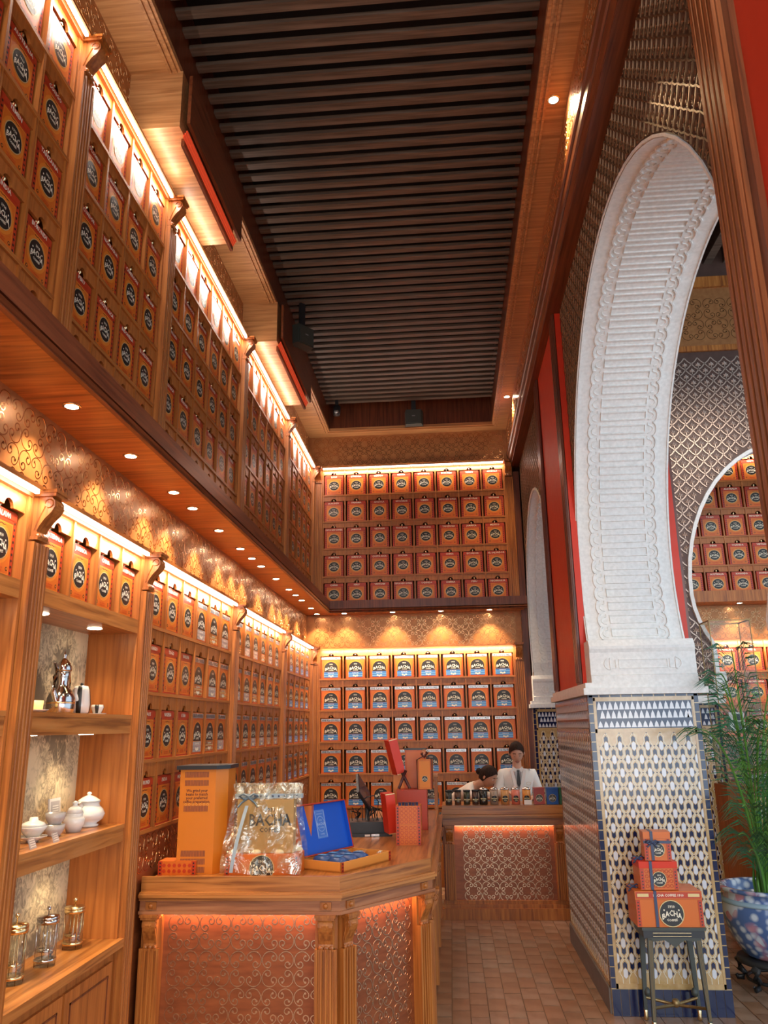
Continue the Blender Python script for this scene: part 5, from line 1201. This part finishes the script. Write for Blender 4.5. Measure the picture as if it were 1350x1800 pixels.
def face_parts(parent, Mx, hairmat, bun=False):
    def put(bb, name, mats, smooth=True): bb.v = [tuple(Mx @ Vector(v)) for v in bb.v]; return bb.build(name, mats, parent, smooth)
    for s in (-1, 1):
        bb = MB(); bb.ball((s * .029, -.0755, .004), .0095, 0, 10); put(bb, 'eye', [plain('eye_white', (.7, .68, .65), .3)])
        bb = MB(); bb.ball((s * .029, -.0815, .001), .0042, 0, 8); put(bb, 'iris', ['hair'])
        bb = MB(); bb.tube([(s * .014, -.088, .026), (s * .030, -.090, .031), (s * .046, -.080, .026)], .0035, 5); put(bb, 'eyebrow', ['hair'])
        bb = MB(); bb.tube([(s * .018, -.086, .011), (s * .030, -.090, .014), (s * .041, -.081, .009)], .003, 5); put(bb, 'eyelid', [parent_skin[0]])
        bb = MB(); bb.ball((s * .075, .004, -.008), .017, 0, 8, 1.5, .9); bb.v = [(v[0] * 1 if True else 0, v[1], v[2]) for v in bb.v]; put(bb, 'ear', [parent_skin[0]])
    bb = MB(); bb.tube([(-.022, -.084, -.062), (0, -.096, -.060), (.022, -.084, -.062)], [.003, .006, .003], 6); put(bb, 'mouth', ['lip'])
    n, m = 22, 14; bb = MB()      # hair cap
    for j in range(m + 1):
        for i in range(n):
            th = 2 * PI * i / n; front = max(0, -math.sin(th)); lim = math.radians(118 - 66 * front ** .7); ph = lim * j / m
            x, y, z = math.sin(ph) * math.cos(th), math.sin(ph) * math.sin(th), math.cos(ph); k = 1 + .10 * math.sin(ph * 2) * 0 + .012 * math.sin(9 * th + 3 * ph)
            bb.v.append((x * .084 * k * (1 + .16 * max(0, z)), y * .101 * k * (1 + .10 * max(0, z)) + .003, z * .120 * k))
    for j in range(m):
        for i in range(n): i2 = (i + 1) % n; bb.f.append((j * n + i, (j + 1) * n + i, (j + 1) * n + i2, j * n + i2)); bb.m.append(0)
    if bun: bb.ball((0, .118, -.01), .036, 0, 12)
    put(bb, 'hair', [hairmat])
parent_skin = ['skin']
def hand_into(b, wrist, direction, palm_n, sc=1.0, curl=.5, side=1):
    d = Vector(direction).normalized(); n_ = Vector(palm_n).normalized(); s_ = d.cross(n_).normalized() * side; n_ = s_.cross(d).normalized() * side
    J = {'w': (tuple(wrist), (.020 * sc, .016 * sc)), 'p': (tuple(Vector(wrist) + d * .045 * sc), (.034 * sc, .014 * sc)), 'k': (tuple(Vector(wrist) + d * .080 * sc), (.036 * sc, .012 * sc))}
    V, F = skin_grow(J, [('w', 'p'), ('p', 'k')], 1); b.add(V, F, 0, lambda p: p)
    for i, (o_, L) in enumerate(((-.028, .066), (-.0095, .075), (.0095, .070), (.027, .055))):
        p = Vector(wrist) + d * .078 * sc + s_ * o_ * sc; pts = [p]; a = .15
        for q in (.45, .32, .23): pts.append(pts[-1] + (d * math.cos(a) + n_ * math.sin(a)) * L * q * sc); a += curl
        b.tube(pts, [.0095 * sc, .009 * sc, .008 * sc, .006 * sc], 7)
    p = Vector(wrist) + d * .03 * sc - s_ * .028 * sc; pts = [p, p + (d * .6 - s_ * .8) * .035 * sc, p + (d * .6 - s_ * .8) * .035 * sc + (d * .9 + n_ * .5 - s_ * .2) * .032 * sc]; b.tube(pts, [.013 * sc, .011 * sc, .007 * sc], 7)
def person(label, loc, J, E, headM, skin, cloth, CJ, CE, hands, extra=None, bun=False):
    g = thing('person', label, 'person', loc); parent_skin[0] = skin
    b = MB(); V, F = skin_grow(J, E); b.add(V, F, 0, lambda p: p); head_into(b, headM, 0)
    for h in hands: hand_into(b, *h)
    b.build('body', [skin], g, True)
    face_parts(g, headM, 'hair', bun)
    V, F = skin_grow(CJ, CE); bb = MB(); bb.add(V, F, 0, lambda p: p); bb.build('jacket', [cloth], g, True)
    L = {k: J[k] for k in ('pelvis', 'hipL', 'kneeL', 'ankL', 'hipR', 'kneeR', 'ankR')}; L = {k: (v[0], v[1] * 1.12 if not isinstance(v[1], tuple) else (v[1][0] * 1.1, v[1][1] * 1.1)) for k, v in L.items()}
    V, F = skin_grow(L, [('pelvis', 'hipL'), ('hipL', 'kneeL'), ('kneeL', 'ankL'), ('pelvis', 'hipR'), ('hipR', 'kneeR'), ('kneeR', 'ankR')]); bb = MB(); bb.add(V, F, 0, lambda p: p); bb.build('trousers', ['trouser'], g, True)
    for k in ('ankL', 'ankR'): a = J[k][0]; MB().ball((a[0], a[1] - .06, .04), .052, 0, 12, .75, 2.2).build('shoe', ['black'], g, True)
    if extra: extra(g)
    return g
# standing barista; local coordinates, facing -y
J = {'pelvis': ((0, .02, .90), (.15, .105)), 'waist': ((0, .0, 1.02), (.135, .10)), 'chest': ((0, -.01, 1.19), (.165, .11)), 'neckb': ((0, -.015, 1.325), (.055, .055)), 'neck': ((0, -.035, 1.39), .050), 'skull': ((0, -.055, 1.46), .055),
     'shL': ((.165, -.01, 1.29), .055), 'elL': ((.215, -.03, 1.06), .042), 'wrL': ((.14, -.22, 1.075), .026), 'shR': ((-.165, -.01, 1.29), .055), 'elR': ((-.225, -.08, 1.08), .042), 'wrR': ((-.12, -.25, 1.13), .026),
     'hipL': ((.085, .02, .84), .085), 'kneeL': ((.09, .02, .48), .058), 'ankL': ((.09, .04, .09), .038), 'hipR': ((-.085, .02, .84), .085), 'kneeR': ((-.09, .02, .48), .058), 'ankR': ((-.09, .04, .09), .038)}
E_ = [('pelvis', 'waist'), ('waist', 'chest'), ('chest', 'neckb'), ('neckb', 'neck'), ('neck', 'skull'), ('chest', 'shL'), ('shL', 'elL'), ('elL', 'wrL'), ('chest', 'shR'), ('shR', 'elR'), ('elR', 'wrR'), ('pelvis', 'hipL'), ('hipL', 'kneeL'), ('kneeL', 'ankL'), ('pelvis', 'hipR'), ('hipR', 'kneeR'), ('kneeR', 'ankR')]
CJ = {'pelvis': ((0, .02, .86), (.18, .13)), 'waist': ((0, .0, 1.02), (.155, .12)), 'chest': ((0, -.01, 1.19), (.185, .13)), 'neckb': ((0, -.012, 1.315), (.085, .075)), 'shL': ((.165, -.01, 1.278), .082), 'elL': ((.22, -.03, 1.06), .060), 'wrL': ((.15, -.20, 1.075), .043), 'shR': ((-.165, -.01, 1.278), .082), 'elR': ((-.23, -.08, 1.08), .060), 'wrR': ((-.14, -.225, 1.125), .043)}
CE = [e for e in E_ if e[0] in CJ and e[1] in CJ]
HM = Matrix.Translation((0, -.075, 1.515)) @ Matrix.Rotation(math.radians(24), 4, 'X')
def vest(g):
    def fy(x, z): return -.148 - .006 * math.cos(x * 14)
    b = MB(); b.quad([(-.045, -.112, 1.352), (.045, -.112, 1.352), (.012, -.150, 1.17), (-.012, -.150, 1.17)]); b.build('shirt_front', [plain('grey_shirt', (.55, .55, .58), .8)], g)
    b = MB(); b.prism([(-.013, 1.338), (.013, 1.338), (.010, 1.318), (.020, 1.20), (0, 1.165), (-.020, 1.20), (-.010, 1.318)], -.162, -.150, 'y'); b.build('tie', ['black'], g)
    for s in (-1, 1):
        b = MB(); b.prism([(s * .012, 1.345), (s * .05, 1.375), (s * .060, 1.34), (s * .030, 1.315)], -.150, -.108, 'y'); b.build('collar', ['shirt'], g)
        b = MB(); b.prism([(s * .055, 1.35), (s * .085, 1.34), (s * .045, 1.15), (s * .004, 1.105), (s * .004, 1.13)], -.157, -.120, 'y'); b.build('lapel', ['shirt'], g)
    b = MB()
    for a in range(16): pass
    b.ridge([(.105 + .024 * math.cos(a * PI / 8), 1.20 + .016 * math.sin(a * PI / 8)) for a in range(16)], .003, .001, lambda u, v, h: (u, -.147 - h, v), 0, True); b.build('badge', ['gold'], g)
person('person with short dark hair, white jacket and black tie, head bowed at the rear counter', (.70, 9.16, 0), J, E_, HM, 'skin', 'shirt', CJ, CE,
       [((-.12, -.25, 1.13), (.55, -.7, -.35), (0, 0, -1), 1, .5, 1), ((.14, -.22, 1.075), (-.5, -.85, -.12), (0, 0, -1), 1, .5, -1)], vest)
# bending barista
J2 = {'pelvis': ((-.16, .16, .86), (.15, .105)), 'waist': ((-.10, .12, .98), (.125, .10)), 'chest': ((.04, .02, 1.135), (.145, .11)), 'neckb': ((.15, -.03, 1.185), .052), 'neck': ((.20, -.05, 1.205), .048), 'skull': ((.245, -.07, 1.22), .052),
      'shL': ((.14, .11, 1.15), .052), 'elL': ((.21, .06, 1.06), .040), 'wrL': ((.33, -.08, 1.075), .026), 'shR': ((.04, -.13, 1.13), .052), 'elR': ((.06, -.20, 1.075), .038), 'wrR': ((.20, -.22, 1.07), .026),
      'hipL': ((-.14, .24, .80), .085), 'kneeL': ((-.10, .24, .46), .058), 'ankL': ((-.12, .26, .09), .038), 'hipR': ((-.20, .10, .80), .085), 'kneeR': ((-.16, .10, .46), .058), 'ankR': ((-.18, .12, .09), .038)}
CJ2 = {'pelvis': ((-.17, .16, .82), (.17, .13)), 'waist': ((-.10, .12, .98), (.145, .115)), 'chest': ((.03, .0, 1.135), (.175, .13)), 'neckb': ((.145, -.03, 1.185), .080), 'shL': ((.14, .11, 1.15), .072), 'elL': ((.21, .06, 1.06), .056), 'wrL': ((.31, -.06, 1.075), .042), 'shR': ((.04, -.12, 1.13), .074), 'elR': ((.06, -.20, 1.08), .055), 'wrR': ((.18, -.215, 1.075), .042)}
HM2 = Matrix.Translation((.27, -.085, 1.275)) @ Matrix.Rotation(math.radians(62), 4, 'Z') @ Matrix.Rotation(math.radians(30), 4, 'X')
person('person with tied back black hair and cream shirt, bending low over the rear counter', (.11, 9.14, 0), J2, E_, HM2, 'skin2', 'shirt2', CJ2, CE,
       [((.33, -.08, 1.075), (.8, -.5, -.1), (0, 0, -1), 1, .4, 1), ((.20, -.22, 1.07), (.9, -.3, -.1), (0, 0, -1), 1, .4, -1)], lambda g: MB().box(-.02, -.24, 1.0, .02, -.22, 1.02) and None, True)

# ------------------------------------------------------------ stand with three gift boxes before the tiled pillar
SX, SY = 1.325, 5.64
g = thing('pedestal_table', 'tall black lacquer side table with gilt feet before the tiled pillar', 'side table', (SX, SY, 0), 0)
hw, dp, HH = .175, .13, .578
MB().box(-hw - .01, -dp, HH - .055, hw + .01, dp, HH).build('table_top', ['black'], g); b = MB(); b.box(-hw - .018, -dp - .008, HH - .012, hw + .018, dp + .008, HH + .004); b.build('table_edge', ['dgrey'], g)
b = MB(); b.box(-.125, -dp - .002, HH - .042, .10, -dp + .001, HH - .030); b.build('pull_slot', ['blk'], g); b = MB(); b.ridge([(-.128, HH - .045), (.103, HH - .045), (.103, HH - .027), (-.128, HH - .027)], .003, .002, lambda u, v, h: (u, -dp - h, v), 0, True); b.build('gilt_line', ['brass'], g)
b = MB(); b.prism([(-.15, HH - .055), (-.13, HH - .075), (-.06, HH - .068), (-.03, HH - .085), (0, HH - .11), (.03, HH - .085), (.06, HH - .068), (.13, HH - .075), (.15, HH - .055)], -dp, -dp + .012, 'y'); b.build('carved_apron', ['dgrey'], g)
for s, yy in ((-1, -dp + .02), (1, -dp + .02), (-1, dp - .02), (1, dp - .02)):
    lg = MB(); x = s * (hw - .03); x2 = s * (hw - .01)
    lg.prism([(x - .017, HH - .055), (x + .017, HH - .055), (x2 + .010, .06), (x2 - .010, .06)], yy - .014, yy + .014, 'y'); lg = lg.build('leg', ['dgrey'], g)
    if yy < 0:
        b = MB()
        for k in (-.008, .0, .008): b.prism([(x + k - .0012, HH - .07), (x + k + .0012, HH - .07), (x2 + k * .6 + .001, .07), (x2 + k * .6 - .001, .07)], yy - .0155, yy - .014, 'y')
        b.build('gilt_reeding', ['dgold'], lg)
    MB().lathe([(.008, .0), (.017, .008), (.013, .03), (.015, .06), (.012, .065)], 10, (x2, yy, 0)).build('gilt_foot', ['brass'], lg, True)
b = MB(); 
for s in (-1, 1): b.tube([(s * (hw - .02), -dp + .03, .13), (0, 0, .12), (-s * (hw - .02), dp - .03, .13)], .009, 6)
b.ball((0, 0, .13), .026); b.build('cross_stretcher', ['dgold'], g, True)
for s in (-1, 1): MB().lathe([(0, 0), (.02, .01), (.022, .03), (.01, .05), (0, .055)], 10, (s * (hw - .03), dp - .03, .135)).build('finial', ['dgrey'], g, True)
zb = HH + .0045
def stack_box(label, w_, d_, h_, x, y, z, rz, r_, band=None, pat=False, rib=True, lidc=None):
    g = thing('gift_box', label, 'gift box', (x, y, z), rz, 'stacked gift boxes')
    MB().box(-w_ / 2, -d_ / 2, 0, w_ / 2, d_ / 2, h_ * .76).build('box_body', ['orange'], g); MB().box(-w_ / 2 - .002, -d_ / 2 - .002, h_ * .76 + .0008, w_ / 2 + .002, d_ / 2 + .002, h_).build('lid', [lidc or 'orange'], g)
    y0 = -d_ / 2 - .0028; b = MB()
    for s in (-1, 1):
        x_ = s * (w_ / 2 - .014); b.rect(x_ - .012, .004, x_ + .012, h_ * .75, y0, 0)
        for i in range(int(h_ * .75 / .018)): b.disc((x_, .014 + i * .018), .005, y0 - .0006, 1, 6)
    if pat: diaper(b, -w_ / 2 + .03, w_ / 2 - .03, .008, h_ * .74, y0, 0, .024)
    if band: 
        b.rect(-w_ / 2 + .004, h_ * .80, w_ / 2 - .004, h_ * .97, y0 - .0004, 0); b.text(band, .020, 0, h_ * .885, y0 - .001, 2)
        for q in (-1, 1): b.rect(q * .155 - .035, h_ * .84, q * .155 + .035, h_ * .93, y0 - .001, 3)
    b.build('print', ['redp', 'blk', 'cream', 'gold'], g)
    b = MB(); medallion(b, 0 if not band else .01, h_ * .38, r_, y0 - .0024, 0, 1, 2); b.build('medallion', MEDM, g)
    if rib:
        b = MB(); x_ = -w_ * .2; b.box(x_ - .009, y0 - .004, 0.002, x_ + .009, y0 - .0025, h_ + .002); b.box(x_ - .009, y0 - .004, h_ + .0005, x_ + .009, d_ / 2, h_ + .0025)
        if not band: b.box(-w_ / 2 - .003, y0 - .0045, h_ * .6, w_ / 2 + .003, y0 - .003, h_ * .6 + .016) if not pat else None
        b.build('ribbon', ['navy'], g); b = MB(); zc_ = h_ * .6 + .008 if not (band or pat) else h_ + .012; yy = y0 - .008 if not (band or pat) else -d_ * .1; x2 = x_ if not (band or pat) else -w_ / 2 + .012
        for s in (-1, 1):
            b.tube([(x2, yy, zc_), (x2 + s * .022, yy - .006, zc_ + .012), (x2 + s * .042, yy - .004, zc_), (x2 + s * .022, yy - .004, zc_ - .008), (x2, yy, zc_)], .0055, 5); b.tube([(x2, yy, zc_), (x2 + s * .018, yy - .004, zc_ - .018), (x2 + s * .03, yy, zc_ - .03)], .005, 5)
        b.ball((x2, yy, zc_), .009); b.build('bow', ['navy'], g, True)
    return g
stack_box('largest orange gift box with red banded lid, bottom of the stack on the black table', .405, .25, .205, SX - .012, SY - .0, zb, 0, .072, band='BACHA COFFEE 1910')
stack_box('middle gift box with a red lid and diaper pattern in the stack of three', .235, .17, .165, SX - .055, SY - .02, zb + .208, .03, .042, pat=True, lidc='redb')
stack_box('smallest gift box with a blue bow crowning the stack of three', .165, .13, .17, SX - .035, SY - .02, zb + .376, -.06, .040)

# ------------------------------------------------------------ potted palm
PX, PY = 2.235, 6.45
g = thing('planter', 'large blue and pink painted porcelain planter beside the tiled pillar', 'planter', (PX, PY, .19))
MB().lathe([(0, 0), (.17, 0), (.20, .02), (.27, .12), (.315, .24), (.32, .33), (.30, .40), (.295, .43), (.335, .445), (.340, .465), (.30, .468), (.28, .45), (.27, .36), (0, .36)], 40).build('bowl', ['porc'], g, True)
MB().lathe([(.3215, .36), (.326, .375), (.315, .39)], 40).build('rim_band', [plain('pale_blue_glaze', (.30, .42, .50), .15)], g, True)
MB().lathe([(0, .37), (.275, .37)], 20).build('soil', ['brickg'], g)
g = thing('plant_stand', 'carved black wooden stand with curled feet under the porcelain planter', 'stand', (PX, PY, 0))
MB().lathe([(.14, .155), (.25, .155), (.255, .17), (.25, .188), (.14, .188)], 32).build('ring', ['black'], g, True)
for k in range(5):
    a = -PI / 2 - .9 + k * 2 * PI / 5; c, s = math.cos(a), math.sin(a)
    MB().tube([(c * r_, s * r_, z) for r_, z in ((.21, .165), (.255, .13), (.25, .085), (.215, .055), (.235, .025), (.27, .022), (.28, .04))], [.028, .032, .026, .020, .020, .018, .012], 8).build('leg', ['black'], g, True)
MB().tube([(.2 * math.cos(a * PI / 8), .2 * math.sin(a * PI / 8), .05) for a in range(17)], .012, 6).build('lower_ring', ['black'], g, True)
g = thing('palm', 'feathery green areca palm growing in the porcelain planter', 'palm', (PX, PY, .56))
rr = random.Random(11)
FR = [(-2.16, 1.12, 1.20, 0), (-2.05, .85, 1.50, 0), (-1.95, .55, 1.75, 0), (-1.75, .75, 1.25, 1), (-1.55, .95, 1.05, 0), (-1.35, .50, 1.55, 1), (-1.15, .80, 1.25, 0), (-.9, .55, 1.70, 0), (-.6, .85, 1.35, 1), (-.3, .6, 1.5, 0), (.1, .8, 1.3, 0), (.5, .6, 1.5, 0), (.9, .8, 1.3, 0), (1.3, .55, 1.5, 0), (1.65, .8, 1.15, 0),
      (-1.98, .95, .72, 0), (-1.65, .90, .60, 1), (-1.25, .80, .70, 1), (-.8, .8, .62, 0), (-1.85, .55, .95, 1), (-1.4, .45, .85, 0), (-2.1, .45, 1.15, 0), (-.5, .6, .8, 0), (-1.05, .62, .95, 1), (-2.0, .7, .42, 0), (-1.2, .6, .40, 0)]
FR += [(rr.uniform(-2.1, -.2), rr.uniform(.4, .95), rr.uniform(.45, 1.6), i % 3 == 0) for i in range(14)]
for k, (az, reach, hgt, lm_) in enumerate(FR):
    b = MB(); c, s = math.cos(az), math.sin(az); n = 16; pts = []
    for i in range(n + 1):
        t = i / n; pts.append(Vector((c * (reach * t ** 1.5 + .05), s * (reach * t ** 1.5 + .05), hgt * (1.9 * t - .9 * t ** 2.2))))
    b.tube(pts, [.010 - .007 * i / n for i in range(n + 1)], 5, 1)
    for i in range(8, n * 2 + 1):
        t = i / (n * 2); j = min(int(t * n), n - 1); q = t * n - j; p = pts[j].lerp(pts[j + 1], q); d = (pts[j + 1] - pts[j]).normalized(); sd_ = d.cross(Vector((0, 0, 1))).normalized(); L = (.16 + .24 * math.sin(PI * min(1, (t - .15) * 1.1))) * rr.uniform(.85, 1.1)
        for s2 in (-1, 1):
            dr = (d * .95 + sd_ * s2 * .50 + Vector((0, 0, .12 + rr.uniform(-.15, .15)))).normalized(); tip = p + dr * L + Vector((0, 0, -.42 * L)); mid = p + dr * L * .55 + Vector((0, 0, -.02)); wv = sd_.cross(dr).normalized() * .0015 + d * .0048
            b.quad([p - wv * .4, mid - wv, tip, mid + wv], 0)
    b.build('frond', ['lime' if lm_ else 'green', 'lime'], g)
for k in range(7): a = k * .9; MB().tube([(.06 * math.cos(a), .06 * math.sin(a), -.18), (.075 * math.cos(a), .075 * math.sin(a), .12), (.06 * math.cos(a), .06 * math.sin(a), .3)], .011, 6).build('stem', ['lime'], g, True)

# ------------------------------------------------------------ glass case and counter in the far room
g = thing('display_case', 'tall clear acrylic case with brass edges seen through the arch', 'display case', (2.70, 8.0, 0))
b = MB()
for x in (-.19, .19):
    for y in (-.15, .15): b.box(x - .004, y - .004, 1.25, x + .004, y + .004, 2.76)
for z in (1.25, 1.72, 2.75):
    for y in (-.15, .15): b.box(-.19, y - .005, z - .005, .19, y + .005, z + .005)
    for x in (-.19, .19): b.box(x - .005, -.15, z - .005, x + .005, .15, z + .005)
b.build('brass_frame', ['dgold'], g)
for q in ((-.19, -.151, 1.25, .19, -.149, 2.75), (-.191, -.15, 1.25, -.189, .15, 2.75), (.189, -.15, 1.25, .191, .15, 2.75)): MB().box(*q).build('pane', ['pane'], g)
MB().box(-.18, -.14, 1.715, .18, .14, 1.722).build('glass_shelf', ['pane'], g); MB().box(-.22, -.18, .0, .22, .18, 1.245).build('base_cabinet', ['panelwood'], g)
o = thing('white_carton', 'white carton with black squares inside the acrylic case', 'carton', (2.70, 7.98, 1.7225)); MB().box(-.07, 0, 0, .07, .08, .17).build('carton', ['white'], o); b = MB(); b.rect(-.035, .02, .035, .08, -.001, 0); b.rect(-.035, .095, .035, .155, -.001, 0); b.build('print', ['blk'], o)
g = thing('glass_counter', 'low glazed counter behind the palm with bright packets inside', 'counter', (2.95, 7.0, 0))
MB().box(-.55, 0, 0, 1.4, .6, .98).build('base_cabinet', ['panelwood'], g); MB().box(-.55, 0, .98, 1.4, .006, 1.36).build('front_pane', ['pane'], g); MB().box(-.55, 0, 1.36, 1.4, .6, 1.38).build('top_frame', ['steel'], g)
for k in range(7):
    m = [(.75, .45, .08), (.65, .70, .72), (.10, .35, .60), (.80, .62, .20), (.62, .10, .06), (.70, .72, .70), (.12, .40, .62)][k]; o = thing('packet', f"{['amber', 'white', 'blue', 'yellow', 'red', 'pale grey', 'teal blue'][k]} packet standing in the low glazed counter behind the palm", 'packet', (2.52 + k * .19, 7.12, .9805), 0, 'packets in the glazed counter')
    MB().box(-.075, 0, 0, .075, .08, .22 + .05 * (k % 2)).build('packet', [plain('packet_paper', m, .4)], o); MB().box(-.05, -.002, .05, .05, 0, .14).build('label', ['cream'], o)
# soft lights of the far room
area((3.6, 6.6, 5.8), (0, 0, 0), 1.2, 1.2, 60, (1, .9, .78))
for o in list(S.objects):
    if o.type == 'MESH' and o.parent is None and not o.get('kind') and not o.get('label'): print('UNTAGGED', o.name)
